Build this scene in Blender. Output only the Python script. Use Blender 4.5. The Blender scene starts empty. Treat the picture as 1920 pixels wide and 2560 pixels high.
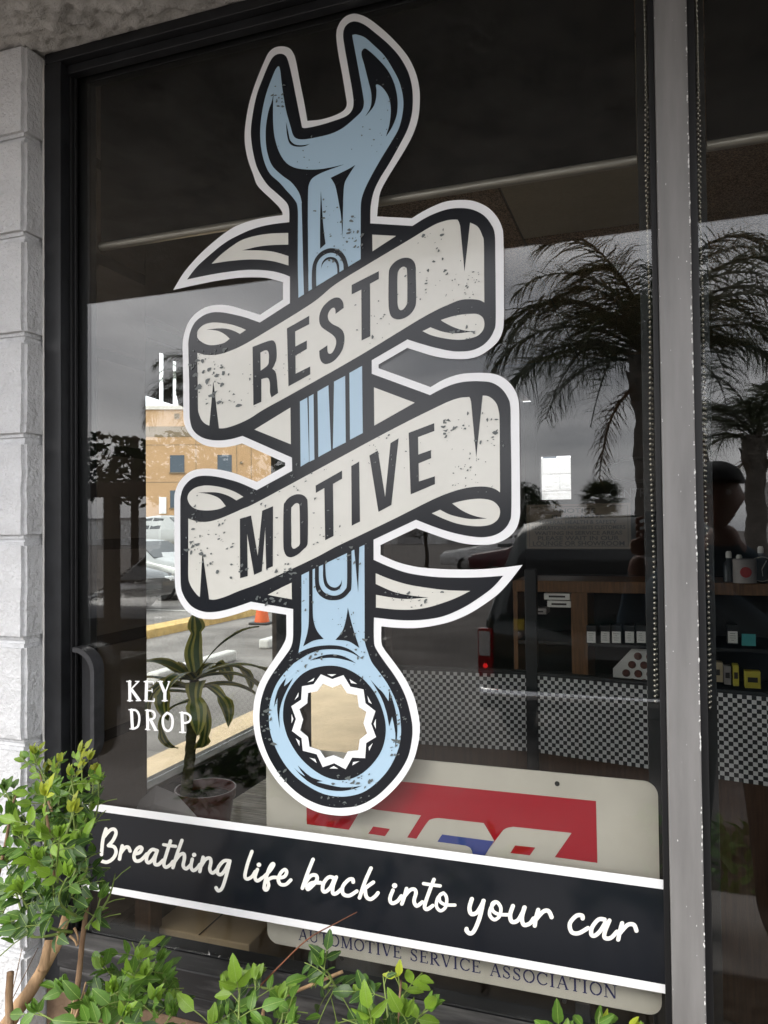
import bpy, bmesh, math, random
from mathutils import Vector, Matrix, noise
from mathutils.geometry import delaunay_2d_cdt
rad = math.radians
scene = bpy.context.scene
COL = scene.collection

# ------------------------------------------------------------------ camera
F_PX, PW, PH = 1923.0, 1920.0, 2560.0
CAM = Vector((0.0, -1.29, 1.60))
_yaw, _pit, _rol = rad(19.55), rad(1.31), rad(-0.59)
FWD = Vector((-math.sin(_yaw) * math.cos(_pit), math.cos(_yaw) * math.cos(_pit), math.sin(_pit)))
_r = Vector((math.cos(_yaw), math.sin(_yaw), 0))
_u = _r.cross(FWD)
RGT = math.cos(_rol) * _r + math.sin(_rol) * _u
UPV = -math.sin(_rol) * _r + math.cos(_rol) * _u
cd = bpy.data.cameras.new('camera')
cam = bpy.data.objects.new('camera', cd)
COL.objects.link(cam)
cd.sensor_fit = 'HORIZONTAL'
cd.sensor_width = 36.0
cd.lens = 36.0 * F_PX / PW
cd.clip_start = 0.02
cd.clip_end = 900
m3 = Matrix((RGT, UPV, -FWD)).transposed()
cam.matrix_world = Matrix.Translation(CAM) @ m3.to_4x4()
scene.camera = cam

# ------------------------------------------------------------------ light
SUN_EL, SUN_AZ = rad(42), rad(218)      # azimuth clockwise from +y
world = bpy.data.worlds.new('World')
scene.world = world
world.use_nodes = True
wn, wl = world.node_tree.nodes, world.node_tree.links
wn.clear()
w_out = wn.new('ShaderNodeOutputWorld')
w_bg = wn.new('ShaderNodeBackground')
w_sky = wn.new('ShaderNodeTexSky')
w_sky.sky_type = 'NISHITA'
w_sky.sun_disc = False
w_sky.sun_elevation = SUN_EL
w_sky.sun_rotation = SUN_AZ
w_sky.dust_density = 3.0
w_tc = wn.new('ShaderNodeTexCoord')
w_map = wn.new('ShaderNodeMapping')
w_map.inputs['Scale'].default_value = (1.3, 1.3, 5.2)
w_no = wn.new('ShaderNodeTexNoise')
w_no.inputs['Scale'].default_value = 2.1
w_no.inputs['Detail'].default_value = 7
w_no.inputs['Roughness'].default_value = 0.52
w_no.inputs['Distortion'].default_value = 0.35
w_cr = wn.new('ShaderNodeValToRGB')
w_cr.color_ramp.elements[0].position = 0.30
w_cr.color_ramp.elements[0].color = (6.3, 6.4, 6.9, 1)
w_cr.color_ramp.elements[1].position = 0.68
w_cr.color_ramp.elements[1].color = (15.0, 14.8, 15.0, 1)
w_mx = wn.new('ShaderNodeMix')
w_mx.data_type = 'RGBA'
w_mx.inputs[0].default_value = 0.9
wl.new(w_tc.outputs['Generated'], w_map.inputs['Vector'])
wl.new(w_map.outputs[0], w_no.inputs['Vector'])
wl.new(w_no.outputs['Fac'], w_cr.inputs[0])
wl.new(w_sky.outputs[0], w_mx.inputs[6])
wl.new(w_cr.outputs[0], w_mx.inputs[7])
wl.new(w_mx.outputs[2], w_bg.inputs['Color'])
w_bg.inputs['Strength'].default_value = 0.12
wl.new(w_bg.outputs[0], w_out.inputs['Surface'])

sd = bpy.data.lights.new('sun', 'SUN')
sd.energy = 1.5
sd.angle = rad(30)
sd.color = (1.0, 0.96, 0.9)
sun = bpy.data.objects.new('sun', sd)
COL.objects.link(sun)
_sdir = Vector((math.sin(SUN_AZ) * math.cos(SUN_EL), math.cos(SUN_AZ) * math.cos(SUN_EL), math.sin(SUN_EL)))
sun.rotation_euler = _sdir.to_track_quat('Z', 'Y').to_euler()
sun.location = (0, -20, 30)

vs = scene.view_settings
vs.view_transform = 'Standard'
vs.look = 'None'
vs.exposure = 1.42
vs.gamma = 1.0
vs.use_curve_mapping = False
scene.cycles.use_denoising = True
scene.cycles.max_bounces = 10
scene.cycles.transparent_max_bounces = 24
scene.cycles.caustics_reflective = False
scene.cycles.caustics_refractive = False
scene.cycles.sample_clamp_indirect = 8.0

# ------------------------------------------------------------------ pixel -> place
def ray(px, py):
    return FWD + RGT * ((px - 960) / F_PX) - UPV * ((py - 1280) / F_PX)
def at_y(px, py, y=0.0):
    d = ray(px, py)
    return CAM + d * ((y - CAM.y) / d.y)
def at_z(px, py, z=0.0):
    d = ray(px, py)
    return CAM + d * ((z - CAM.z) / d.z)
def at_x(px, py, x):
    d = ray(px, py)
    return CAM + d * ((x - CAM.x) / d.x)
def to_px(p):
    d = Vector(p) - CAM; z = d.dot(FWD)
    return 960 + F_PX * d.dot(RGT) / z, 1280 - F_PX * d.dot(UPV) / z
def mirror(p):          # a place seen in the shop glass -> where it really stands
    return Vector((p.x, -p.y, p.z))

# ------------------------------------------------------------------ mesh helpers
class MB:
    def __init__(s):
        s.v, s.f, s.m = [], [], []
    def vert(s, p):
        s.v.append(tuple(p)); return len(s.v) - 1
    def face(s, idx, mi=0):
        s.f.append(tuple(idx)); s.m.append(mi)
    def poly(s, pts, mi=0):
        b = len(s.v)
        s.v += [tuple(p) for p in pts]
        s.face(range(b, b + len(pts)), mi)
    def box(s, x0, x1, y0, y1, z0, z1, mi=0):
        b = len(s.v)
        s.v += [(x0, y0, z0), (x1, y0, z0), (x1, y1, z0), (x0, y1, z0), (x0, y0, z1), (x1, y0, z1), (x1, y1, z1), (x0, y1, z1)]
        for q in ((0, 3, 2, 1), (4, 5, 6, 7), (0, 1, 5, 4), (1, 2, 6, 5), (2, 3, 7, 6), (3, 0, 4, 7)):
            s.face([b + i for i in q], mi)
    def obox(s, c, ax, ay, az, mi=0):      # oriented box: centre and three half vectors
        c, ax, ay, az = Vector(c), Vector(ax), Vector(ay), Vector(az)
        b = len(s.v)
        for k in (-1, 1):
            for i, j in ((-1, -1), (1, -1), (1, 1), (-1, 1)):
                s.v.append(tuple(c + ax * i + ay * j + az * k))
        for q in ((0, 3, 2, 1), (4, 5, 6, 7), (0, 1, 5, 4), (1, 2, 6, 5), (2, 3, 7, 6), (3, 0, 4, 7)):
            s.face([b + i for i in q], mi)
    def tube(s, pts, rs, n=8, cap=True, mi=0):
        pts = [Vector(p) for p in pts]
        if not isinstance(rs, (list, tuple)):
            rs = [rs] * len(pts)
        b = len(s.v)
        N = None
        for i, p in enumerate(pts):
            t = (pts[min(i + 1, len(pts) - 1)] - pts[max(i - 1, 0)])
            if t.length < 1e-9: t = Vector((0, 0, 1))
            t.normalize()
            if N is None:
                N = t.orthogonal().normalized()
            else:
                N = (N - t * N.dot(t))
                N = N.normalized() if N.length > 1e-6 else t.orthogonal().normalized()
            B = t.cross(N)
            for k in range(n):
                a = 2 * math.pi * k / n
                s.v.append(tuple(p + (N * math.cos(a) + B * math.sin(a)) * rs[i]))
        for i in range(len(pts) - 1):
            for k in range(n):
                a, c = b + i * n + k, b + i * n + (k + 1) % n
                s.face((a, c, c + n, a + n), mi)
        if cap:
            s.face([b + k for k in reversed(range(n))], mi)
            e = b + (len(pts) - 1) * n
            s.face([e + k for k in range(n)], mi)
    def lathe(s, c, prof, n=24, mi=0, axis='z', caps=True):
        c = Vector(c); b = len(s.v)
        for r, h in prof:
            for k in range(n):
                a = 2 * math.pi * k / n
                q = (r * math.cos(a), r * math.sin(a), h)
                if axis == 'y': q = (q[0], q[2], q[1])
                if axis == 'x': q = (q[2], q[0], q[1])
                s.v.append(tuple(c + Vector(q)))
        for i in range(len(prof) - 1):
            for k in range(n):
                a, d = b + i * n + k, b + i * n + (k + 1) % n
                s.face((a, d, d + n, a + n), mi)
        if caps:
            s.face([b + k for k in reversed(range(n))], mi)
            e = b + (len(prof) - 1) * n
            s.face([e + k for k in range(n)], mi)
    def prism(s, pts2, y0, y1, mi=0):      # (x,z) outline swept along y
        b = len(s.v); n = len(pts2)
        s.v += [(x, y0, z) for x, z in pts2] + [(x, y1, z) for x, z in pts2]
        s.face([b + i for i in range(n)], mi)
        s.face([b + n + i for i in reversed(range(n))], mi)
        for i in range(n):
            j = (i + 1) % n
            s.face((b + i, b + n + i, b + n + j, b + j), mi)
    def ball(s, c, r, nu=8, nv=6, mi=0, sc=(1, 1, 1)):
        c = Vector(c)
        prof = []
        b = len(s.v)
        for i in range(nv + 1):
            t = math.pi * i / nv
            for k in range(nu):
                a = 2 * math.pi * k / nu
                s.v.append((c.x + sc[0] * r * math.sin(t) * math.cos(a), c.y + sc[1] * r * math.sin(t) * math.sin(a), c.z + sc[2] * r * math.cos(t)))
        for i in range(nv):
            for k in range(nu):
                a, d = b + i * nu + k, b + i * nu + (k + 1) % nu
                s.face((a, a + nu, d + nu, d), mi)
    def mesh(s, name, mats, smooth=False, fixn=True):
        me = bpy.data.meshes.new(name)
        me.from_pydata(s.v, [], s.f)
        if not isinstance(mats, (list, tuple)): mats = [mats]
        for m in mats: me.materials.append(m)
        for p, mi in zip(me.polygons, s.m):
            p.material_index = mi
            p.use_smooth = smooth
        if fixn:
            bm = bmesh.new(); bm.from_mesh(me)
            bmesh.ops.recalc_face_normals(bm, faces=bm.faces)
            bm.to_mesh(me); bm.free()
        me.update()
        return me
    def build(s, name, mats, parent=None, smooth=False, bevel=0, seg=2, fixn=True, auto=None):
        o = bpy.data.objects.new(name, s.mesh(name, mats, smooth, fixn))
        COL.objects.link(o)
        if parent is not None: o.parent = parent
        if bevel:
            md = o.modifiers.new('bevel', 'BEVEL')
            md.width = bevel; md.segments = seg; md.limit_method = 'ANGLE'; md.angle_limit = rad(35)
        if auto:
            smooth_by_angle(o.data, auto)
        return o

def smooth_by_angle(me, deg):
    bm = bmesh.new(); bm.from_mesh(me)
    for f in bm.faces: f.smooth = True
    for e in bm.edges:
        if len(e.link_faces) == 2 and e.calc_face_angle(0) > rad(deg): e.smooth = False
    bm.to_mesh(me); bm.free()

def tag(o, label=None, cat=None, group=None, kind=None):
    if label: o['label'] = label
    if cat: o['category'] = cat
    if group: o['group'] = group
    if kind: o['kind'] = kind
    return o
def thing(name, label, cat, loc=(0, 0, 0), rz=0, group=None):
    o = bpy.data.objects.new(name, None)
    o.empty_display_size = 0.1
    o.location = loc; o.rotation_euler = (0, 0, rz)
    COL.objects.link(o)
    return tag(o, label, cat, group)
def link(name, me, parent=None, mw=None):
    o = bpy.data.objects.new(name, me)
    COL.objects.link(o)
    if parent is not None: o.parent = parent
    if mw is not None: o.matrix_local = mw
    return o
def copy_tree(o, parent=None):
    c = o.copy(); COL.objects.link(c)
    if parent is not None: c.parent = parent
    for ch in o.children:
        copy_tree(ch, c)
    return c

# ------------------------------------------------------------------ materials
MATS = {}
def mat(name, col, rough=0.6, spec=0.5, metal=0.0, var=0.0, vscale=8.0, bump=0.0, bscale=60.0, col2=None, bdist=0.01,
        coat=0.0, detail=4.0, ramp=(0.35, 0.65), rnd=0.0, trans=None, stretch=None, roughvar=0.0):
    m = bpy.data.materials.new(name); MATS[name] = m
    m.use_nodes = True
    nt = m.node_tree; n, l = nt.nodes, nt.links
    b = n['Principled BSDF']
    b.inputs['Base Color'].default_value = (*col, 1)
    b.inputs['Roughness'].default_value = rough
    b.inputs['Specular IOR Level'].default_value = spec
    b.inputs['Metallic'].default_value = metal
    b.inputs['Coat Weight'].default_value = coat
    b.inputs['Coat Roughness'].default_value = 0.06
    tc = n.new('ShaderNodeTexCoord')
    mp = n.new('ShaderNodeMapping')
    l.new(tc.outputs['Object'], mp.inputs['Vector'])
    if stretch: mp.inputs['Scale'].default_value = stretch
    last = None
    if var or col2:
        no = n.new('ShaderNodeTexNoise')
        no.inputs['Scale'].default_value = vscale
        no.inputs['Detail'].default_value = detail
        no.inputs['Roughness'].default_value = 0.6
        l.new(mp.outputs[0], no.inputs['Vector'])
        cr = n.new('ShaderNodeValToRGB')
        cr.color_ramp.elements[0].position = ramp[0]
        cr.color_ramp.elements[1].position = ramp[1]
        c0 = tuple(max(0, c * (1 - var)) for c in col)
        c1 = col2 if col2 else tuple(min(1, c * (1 + var)) for c in col)
        cr.color_ramp.elements[0].color = (*c0, 1)
        cr.color_ramp.elements[1].color = (*c1, 1)
        l.new(no.outputs['Fac'], cr.inputs[0])
        last = cr.outputs[0]
        if roughvar:
            mr = n.new('ShaderNodeMapRange')
            mr.inputs['To Min'].default_value = max(0.02, rough - roughvar)
            mr.inputs['To Max'].default_value = rough + roughvar
            l.new(no.outputs['Fac'], mr.inputs['Value'])
            l.new(mr.outputs[0], b.inputs['Roughness'])
    if rnd:
        oi = n.new('ShaderNodeObjectInfo')
        hs = n.new('ShaderNodeHueSaturation')
        mr = n.new('ShaderNodeMapRange')
        mr.inputs['To Min'].default_value = 1 - rnd
        mr.inputs['To Max'].default_value = 1 + rnd
        l.new(oi.outputs['Random'], mr.inputs['Value'])
        l.new(mr.outputs[0], hs.inputs['Value'])
        if last is not None: l.new(last, hs.inputs['Color'])
        else: hs.inputs['Color'].default_value = (*col, 1)
        last = hs.outputs[0]
    if last is not None:
        l.new(last, b.inputs['Base Color'])
    if bump:
        nb = n.new('ShaderNodeTexNoise')
        nb.inputs['Scale'].default_value = bscale
        nb.inputs['Detail'].default_value = 5
        nb.inputs['Roughness'].default_value = 0.65
        l.new(mp.outputs[0], nb.inputs['Vector'])
        bp = n.new('ShaderNodeBump')
        bp.inputs['Strength'].default_value = bump
        bp.inputs['Distance'].default_value = bdist
        l.new(nb.outputs['Fac'], bp.inputs['Height'])
        l.new(bp.outputs[0], b.inputs['Normal'])
    if trans:      # thin leaf: part of the light comes through
        tr = n.new('ShaderNodeBsdfTranslucent')
        mx = n.new('ShaderNodeMixShader')
        mx.inputs[0].default_value = trans
        if last is not None: l.new(last, tr.inputs['Color'])
        else: tr.inputs['Color'].default_value = (*col, 1)
        l.new(b.outputs[0], mx.inputs[1]); l.new(tr.outputs[0], mx.inputs[2])
        l.new(mx.outputs[0], n['Material Output'].inputs['Surface'])
    return m

def glass_mat(name, tint=(0.93, 0.95, 0.94), ior=1.5, gain=1.0, rough=0.0):
    m = bpy.data.materials.new(name); MATS[name] = m
    m.use_nodes = True
    n, l = m.node_tree.nodes, m.node_tree.links
    n.remove(n['Principled BSDF'])
    tr = n.new('ShaderNodeBsdfTransparent'); tr.inputs[0].default_value = (*tint, 1)
    gl = n.new('ShaderNodeBsdfGlossy'); gl.inputs['Roughness'].default_value = rough
    ge = n.new('ShaderNodeNewGeometry')
    mr = n.new('ShaderNodeMapRange')
    mr.inputs['To Min'].default_value = ior; mr.inputs['To Max'].default_value = 1 / ior
    l.new(ge.outputs['Backfacing'], mr.inputs['Value'])
    fr = n.new('ShaderNodeFresnel'); l.new(mr.outputs[0], fr.inputs['IOR'])
    mu = n.new('ShaderNodeMath'); mu.operation = 'MULTIPLY'; mu.use_clamp = True
    mu.inputs[1].default_value = gain
    l.new(fr.outputs[0], mu.inputs[0])
    mx = n.new('ShaderNodeMixShader')
    l.new(mu.outputs[0], mx.inputs[0]); l.new(tr.outputs[0], mx.inputs[1]); l.new(gl.outputs[0], mx.inputs[2])
    l.new(mx.outputs[0], n['Material Output'].inputs['Surface'])
    return m

def checker_mat(name, c1, c2, size):
    m = mat(name, c1, 0.35)
    n, l = m.node_tree.nodes, m.node_tree.links
    ck = n.new('ShaderNodeTexChecker')
    ck.inputs['Color1'].default_value = (*c1, 1); ck.inputs['Color2'].default_value = (*c2, 1)
    ck.inputs['Scale'].default_value = 1 / size
    tc = n.new('ShaderNodeTexCoord')
    mp = n.new('ShaderNodeMapping'); mp.inputs['Location'].default_value = (0.003, 0.0127, 0.003)
    mp.inputs['Scale'].default_value = (1, 0, 1)
    l.new(tc.outputs['Object'], mp.inputs['Vector']); l.new(mp.outputs[0], ck.inputs['Vector'])
    l.new(ck.outputs['Color'], n['Principled BSDF'].inputs['Base Color'])
    return m

mat('block_paint', (0.67, 0.68, 0.69), 0.75, 0.3, var=0.06, vscale=14, bump=1.0, bscale=70, bdist=0.009)
mat('mortar_paint', (0.66, 0.67, 0.68), 0.85, 0.2, var=0.12, vscale=30, bump=0.8, bscale=120, bdist=0.004)
mat('stucco', (0.54, 0.53, 0.515), 0.9, 0.2, var=0.22, vscale=9, bump=0.9, bscale=150, bdist=0.006)
mat('frame_black', (0.012, 0.013, 0.015), 0.42, 0.45, var=0.35, vscale=20, bump=0.05, bscale=200, bdist=0.001, roughvar=0.1)
mat('frame_worn', (0.022, 0.022, 0.023), 0.5, 0.45, col2=(0.17, 0.165, 0.16), vscale=6, detail=9, ramp=(0.5, 0.78), stretch=(0.6, 4, 4), bump=0.15, bscale=160, bdist=0.002)
mat('aluminium', (0.215, 0.21, 0.205), 0.5, 0.5, metal=0.25, var=0.16, vscale=9, detail=8, stretch=(3, 3, 0.35), bump=0.06, bscale=260, bdist=0.001, roughvar=0.12)
mat('chip_white', (0.72, 0.72, 0.7), 0.8)
mat('gasket', (0.006, 0.006, 0.007), 0.5)
mat('caulk', (0.7, 0.69, 0.66), 0.7, bump=0.6, bscale=40)
glass_mat('shop_glass', tint=(0.885, 0.90, 0.895), gain=1.15)
glass_mat('car_glass', tint=(0.25, 0.28, 0.28))
glass_mat('clear_glass')
mat('vinyl_white', (0.83, 0.84, 0.85), 0.34, 0.4, coat=0.3)
mat('vinyl_black', (0.008, 0.010, 0.014), 0.16, 0.36, bump=0.012, bscale=300, bdist=0.0004)
mat('vinyl_blue', (0.40, 0.56, 0.69), 0.26, 0.45, coat=0.2)
mat('vinyl_cream', (0.66, 0.655, 0.60), 0.24, 0.5, coat=0.3, var=0.02, vscale=20)
mat('vinyl_fleck', (0.105, 0.12, 0.118), 0.4)
mat('letter_cream', (0.84, 0.83, 0.77), 0.4, 0.4)
mat('sticker_white', (0.85, 0.85, 0.84), 0.5)
# ================================================================== the setting
mat('asphalt', (0.145, 0.13, 0.12), 0.9, 0.3, var=0.2, vscale=0.9, col2=(0.23, 0.21, 0.195), detail=9, bump=0.4, bscale=90, bdist=0.01)
mat('concrete_tan', (0.56, 0.43, 0.28), 0.85, 0.3, var=0.12, vscale=3, bump=0.3, bscale=70, bdist=0.004)
mat('soil', (0.11, 0.09, 0.07), 0.95, 0.1, var=0.4, vscale=25, bump=1.0, bscale=40, bdist=0.03)
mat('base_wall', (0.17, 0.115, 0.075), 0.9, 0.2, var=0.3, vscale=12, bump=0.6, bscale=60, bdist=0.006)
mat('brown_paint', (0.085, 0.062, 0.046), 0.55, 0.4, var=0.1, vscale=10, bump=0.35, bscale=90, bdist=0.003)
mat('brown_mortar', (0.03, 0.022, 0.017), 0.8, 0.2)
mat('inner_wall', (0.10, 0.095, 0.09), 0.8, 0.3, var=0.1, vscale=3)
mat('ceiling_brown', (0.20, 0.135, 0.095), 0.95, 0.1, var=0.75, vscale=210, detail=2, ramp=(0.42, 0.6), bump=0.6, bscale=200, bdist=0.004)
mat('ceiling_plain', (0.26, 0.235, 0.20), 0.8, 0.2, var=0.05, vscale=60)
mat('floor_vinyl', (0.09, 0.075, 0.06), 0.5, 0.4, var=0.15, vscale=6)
mat('fascia_paint', (0.30, 0.28, 0.255), 0.85, 0.2, var=0.15, vscale=5, bump=0.5, bscale=120, bdist=0.004)
mat('road_paint', (0.62, 0.60, 0.55), 0.8, 0.2, var=0.2, vscale=12)
mat('kerb_yellow', (0.50, 0.34, 0.13), 0.8, 0.2, var=0.2, vscale=6)

def sheet(name, x0, x1, y0, y1, z, m, kind='structure', parent=None):
    b = MB(); b.poly([(x0, y0, z), (x1, y0, z), (x1, y1, z), (x0, y1, z)])
    o = b.build(name, m, parent, fixn=False)
    if kind: o['kind'] = kind
    return o
def slab(name, x0, x1, y0, y1, z0, z1, m, kind='structure', bevel=0):
    b = MB(); b.box(x0, x1, y0, y1, z0, z1)
    o = b.build(name, m, None, bevel=bevel)
    if kind: o['kind'] = kind
    return o

sheet('ground', -260, 260, -260, 260, 0.0, MATS['asphalt'])
slab('planter_bed', -6.0, 7.0, -1.42, -0.13, -0.05, 0.16, MATS['soil'])
mat('concrete_grey', (0.27, 0.25, 0.23), 0.85, 0.3, var=0.12, vscale=3, bump=0.3, bscale=70, bdist=0.004)
slab('walkway', -6.0, 7.0, -2.02, -1.42, -0.05, 0.17, MATS['concrete_grey'], bevel=0.012)
slab('planter_verge', -0.2, 7.0, -2.95, -2.02, -0.05, 0.09, MATS['soil'])
slab('side_pavement', -3.42, -1.62, -0.13, 30.0, -0.05, 0.004, MATS['concrete_tan'])

# shop shell ------------------------------------------------------------
sheet('floor', -1.36, 5.0, 0.0, 6.4, 0.02, MATS['floor_vinyl'])
b = MB(); b.box(-1.11, 5.0, 0.03, 6.4, 2.80, 2.86)
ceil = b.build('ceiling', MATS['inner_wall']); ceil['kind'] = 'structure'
# ceiling tiles of the part one sees into (brown stipple, one plain panel)
tile_b = MB(); tile_b.box(-0.295, 0.295, -0.295, 0.295, -0.012, 0.0)
me_tb = tile_b.mesh('ceiling_tile', MATS['ceiling_brown'])
tile_p = MB(); tile_p.box(-0.295, 0.295, -0.295, 0.295, -0.012, 0.0)
me_tp = tile_p.mesh('ceiling_tile_plain', MATS['ceiling_plain'])
for i in range(7):
    for j in range(7):
        x, y = -0.80 + 0.6 * i, 0.36 + 0.6 * j
        o = link('ceiling_tile', me_tp if i in (1,) and j in (1, 2) or (i, j) in ((2, 4), (4, 3)) else me_tb, ceil)
        o.location = (x, y, 2.798)
b = MB(); b.box(5.0, 5.12, 0.03, 6.4, 0, 2.86)
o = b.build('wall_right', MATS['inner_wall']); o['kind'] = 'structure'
# back wall with one small window opening
W0, W1 = at_y(1349, 1140, 6.4), at_y(1428, 1248, 6.4)
b = MB()
for (x0, x1, z0, z1) in ((-1.5, W0.x, 0, 2.86), (W1.x, 5.12, 0, 2.86), (W0.x, W1.x, 0, W1.z), (W0.x, W1.x, W0.z, 2.86)):
    b.box(x0, x1, 6.4, 6.52, z0, z1)
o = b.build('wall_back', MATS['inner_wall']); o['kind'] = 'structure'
# side wall on the street side, big window in it (Y 0.25 .. 2.25)
SW0, SW1, SWZ0, SWZ1 = 0.25, 1.28, 0.25, 2.16
SD0, SD1, SDZ1 = 1.36, 2.30, 2.16
b = MB()
for (y0, y1, z0, z1) in ((0.207, SW0, 0, 2.86), (SW1, SD0, 0, 2.86), (SD1, 6.4, 0, 2.86), (SW0, SW1, 0, SWZ0), (SW0, SW1, SWZ1, 2.86), (SD0, SD1, SDZ1, 2.86), (SD0, SD1, 0, 0.06)):
    b.box(-1.36, -1.24, y0, y1, z0, z1)
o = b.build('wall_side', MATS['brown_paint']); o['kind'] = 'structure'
b = MB(); b.box(1.25, 5.12, -0.02, 0.03, 0, 2.86)
o = b.build('wall_front', MATS['inner_wall']); o['kind'] = 'structure'
b = MB(); b.box(-1.18, 1.25, -0.035, 0.03, 0, 0.684)
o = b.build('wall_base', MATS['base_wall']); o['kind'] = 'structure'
# flat roof above everything, and the deep stucco soffit in front
b = MB()
b.box(-3.3, 7.2, -1.40, 6.6, 2.90, 3.25)
b.box(-3.3, 7.2, -1.424, -1.40, 2.598, 3.45)
o = b.build('roof', MATS['fascia_paint']); o['kind'] = 'structure'

def stucco_h(x, y):
    p = Vector((x, y, 0.0))
    a = noise.fractal(p * 46, 1.0, 2.1, 4)
    c = noise.noise(p * 7.0 + Vector((3, 5, 0)))
    d = abs(noise.noise(p * 27 + Vector((9, 2, 4))))
    keep = max(0.0, min(1.0, 0.62 + 1.1 * c))
    return (0.012 * a - 0.022 * max(0, 0.24 - d)) * keep
b = MB()
gx0, gx1, gy0, gy1 = -1.62, 0.42, -0.62, -0.022
nx, ny = 330, 98
ids = [[b.vert((gx0 + (gx1 - gx0) * i / nx, gy0 + (gy1 - gy0) * j / ny,
        2.594 + stucco_h(gx0 + (gx1 - gx0) * i / nx, gy0 + (gy1 - gy0) * j / ny) * (0.25 if j > ny - 4 else 1))) for i in range(nx + 1)] for j in range(ny + 1)]
for j in range(ny):
    for i in range(nx):
        b.face((ids[j][i], ids[j + 1][i], ids[j + 1][i + 1], ids[j][i + 1]))
for (x0, x1, y0, y1) in ((-3.3, gx0, -1.40, -0.022), (gx1, 7.2, -1.40, -0.022), (gx0, gx1, -1.40, gy0)):
    b.poly([(x0, y0, 2.594), (x0, y1, 2.594), (x1, y1, 2.594), (x1, y0, 2.594)])
o = b.build('soffit', MATS['stucco'], smooth=True, fixn=False); o['kind'] = 'structure'
b = MB(); b.box(-3.3, 7.2, -0.02, 0.03, 2.60, 2.90)
o = b.build('wall_header', MATS['inner_wall']); o['kind'] = 'structure'

# block pillar -----------------------------------------------------------
def block_mesh(name, w, d, h, m, seed, amp=0.0012):
    rng = random.Random(seed)
    bm = bmesh.new()
    bmesh.ops.create_cube(bm, size=1.0)
    for v in bm.verts: v.co = Vector((v.co.x * w, v.co.y * d, v.co.z * h))
    bmesh.ops.subdivide_edges(bm, edges=[e for e in bm.edges if abs((e.verts[0].co - e.verts[1].co).z) > 0.1], cuts=5, use_grid_fill=True)
    bmesh.ops.bevel(bm, geom=[e for e in bm.edges if e.calc_face_angle(0) > 1], offset=0.008, segments=2, affect='EDGES')
    for v in bm.verts:
        q = v.co * 37 + Vector((seed * 3.1, seed * 1.7, 0))
        v.co += noise.noise_vector(q) * amp * (2.0 if abs(v.co.x) > w * 0.46 else 1.0)
    me = bpy.data.meshes.new(name); bm.to_mesh(me); bm.free()
    me.materials.append(m)
    return me
pil = thing('block_pillar', 'white painted concrete block pillar at the corner beside the black window frame', 'pillar', (-1.385, -0.035, 0))
fb = [block_mesh('block', 0.400, 0.110, 0.1965, MATS['block_paint'], s) for s in range(4)]
ib = [block_mesh('inner_block', 0.245, 0.178, 0.1955, MATS['brown_paint'], s + 9, 0.0022) for s in range(4)]
b = MB(); b.box(-0.190, 0.190, -0.0425, 0.05, 0.0, 2.594)
b.build('mortar', MATS['mortar_paint'], pil)
b = MB(); b.box(0.035, 0.2705, 0.058, 0.238, 0.0, 2.80)
b.build('inner_mortar', MATS['brown_mortar'], pil)
for k in range(14):
    z = 1.383 - 6 * 0.2035 + k * 0.2035 - 0.1017
    if z > 2.6: break
    o = link('block', fb[k % 4], pil)
    o.location = (0, 0, z if k < 12 else z)
    if z + 0.1 > 2.59: o.scale.z = (2.592 - (z - 0.098)) / 0.1965; o.location.z = (2.592 + z - 0.098) / 2
for k in range(14):
    z = 1.575 - 7 * 0.2035 + k * 0.2035 - 0.1017
    if z < 0.05: continue
    o = link('inner_block', ib[k % 4], pil)
    o.location = (0.1505, 0.152, z)
    if k % 2: o.rotation_euler = (0, 0, math.pi)

# shop window ------------------------------------------------------------
win = thing('shop_window', 'black framed shop window with tall glass panes between block pillar and grey mullion', 'window', (-0.57, 0, 0.685))
WO = Vector((-0.57, 0, 0.685))
def wpart(name, boxes, m, bevel=0.0015, parent=None):
    b = MB()
    for q in boxes:
        b.box(q[0] - WO.x, q[1] - WO.x, q[2], q[3], q[4] - WO.z, q[5] - WO.z)
    return b.build(name, m, parent or win, bevel=bevel)
wpart('head', [(-1.180, 1.249, -0.040, -0.002, 2.571, 2.5925), (-1.1385, 1.249, -0.022, -0.001, 2.552, 2.5705)], MATS['frame_black'])
wpart('jamb', [(-1.1805, -1.1395, -0.040, -0.001, 0.70, 2.5705)], MATS['frame_black'])
wpart('gasket', [(-1.139, -1.134, -0.016, -0.001, 0.792, 2.551), (-1.1335, -1.130, -0.008, -0.001, 0.792, 2.551)], MATS['gasket'], 0.001)
wpart('inner_jamb', [(-1.175, -1.107, 0.0075, 0.0280, 0.70, 2.60)], MATS['gasket'])
wpart('inner_head', [(-1.106, 1.249, 0.0075, 0.028, 2.545, 2.60)], MATS['gasket'])
mul = wpart('mullion', [(0.0085, 0.0565, -0.030, 0.060, 0.787, 2.5705)], MATS['aluminium'], 0.0022)
wpart('gasket', [(-0.001, 0.0080, -0.008, -0.001, 0.792, 2.551)], MATS['gasket'], 0.001)
wpart('gasket', [(0.0570, 0.0680, -0.008, -0.001, 0.792, 2.551)], MATS['gasket'], 0.001)
wpart('inner_post', [(-0.020, 0.0080, 0.036, 0.060, 0.79, 2.545)], MATS['gasket'], 0.001)
wpart('inner_post', [(0.0570, 0.084, 0.036, 0.060, 0.79, 2.545)], MATS['gasket'], 0.001)
wpart('jamb', [(1.2, 1.249, -0.04, 0.03, 0.70, 2.5705)], MATS['frame_black'])
for z0, z1, y0 in ((0.7385, 0.7865, -0.052), (0.7125, 0.7365, -0.046), (0.6855, 0.7105, -0.040)):
    wpart('sill_rail', [(-1.139, 1.199, y0, 0.0, z0, z1)], MATS['frame_worn'], 0.003)
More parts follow.
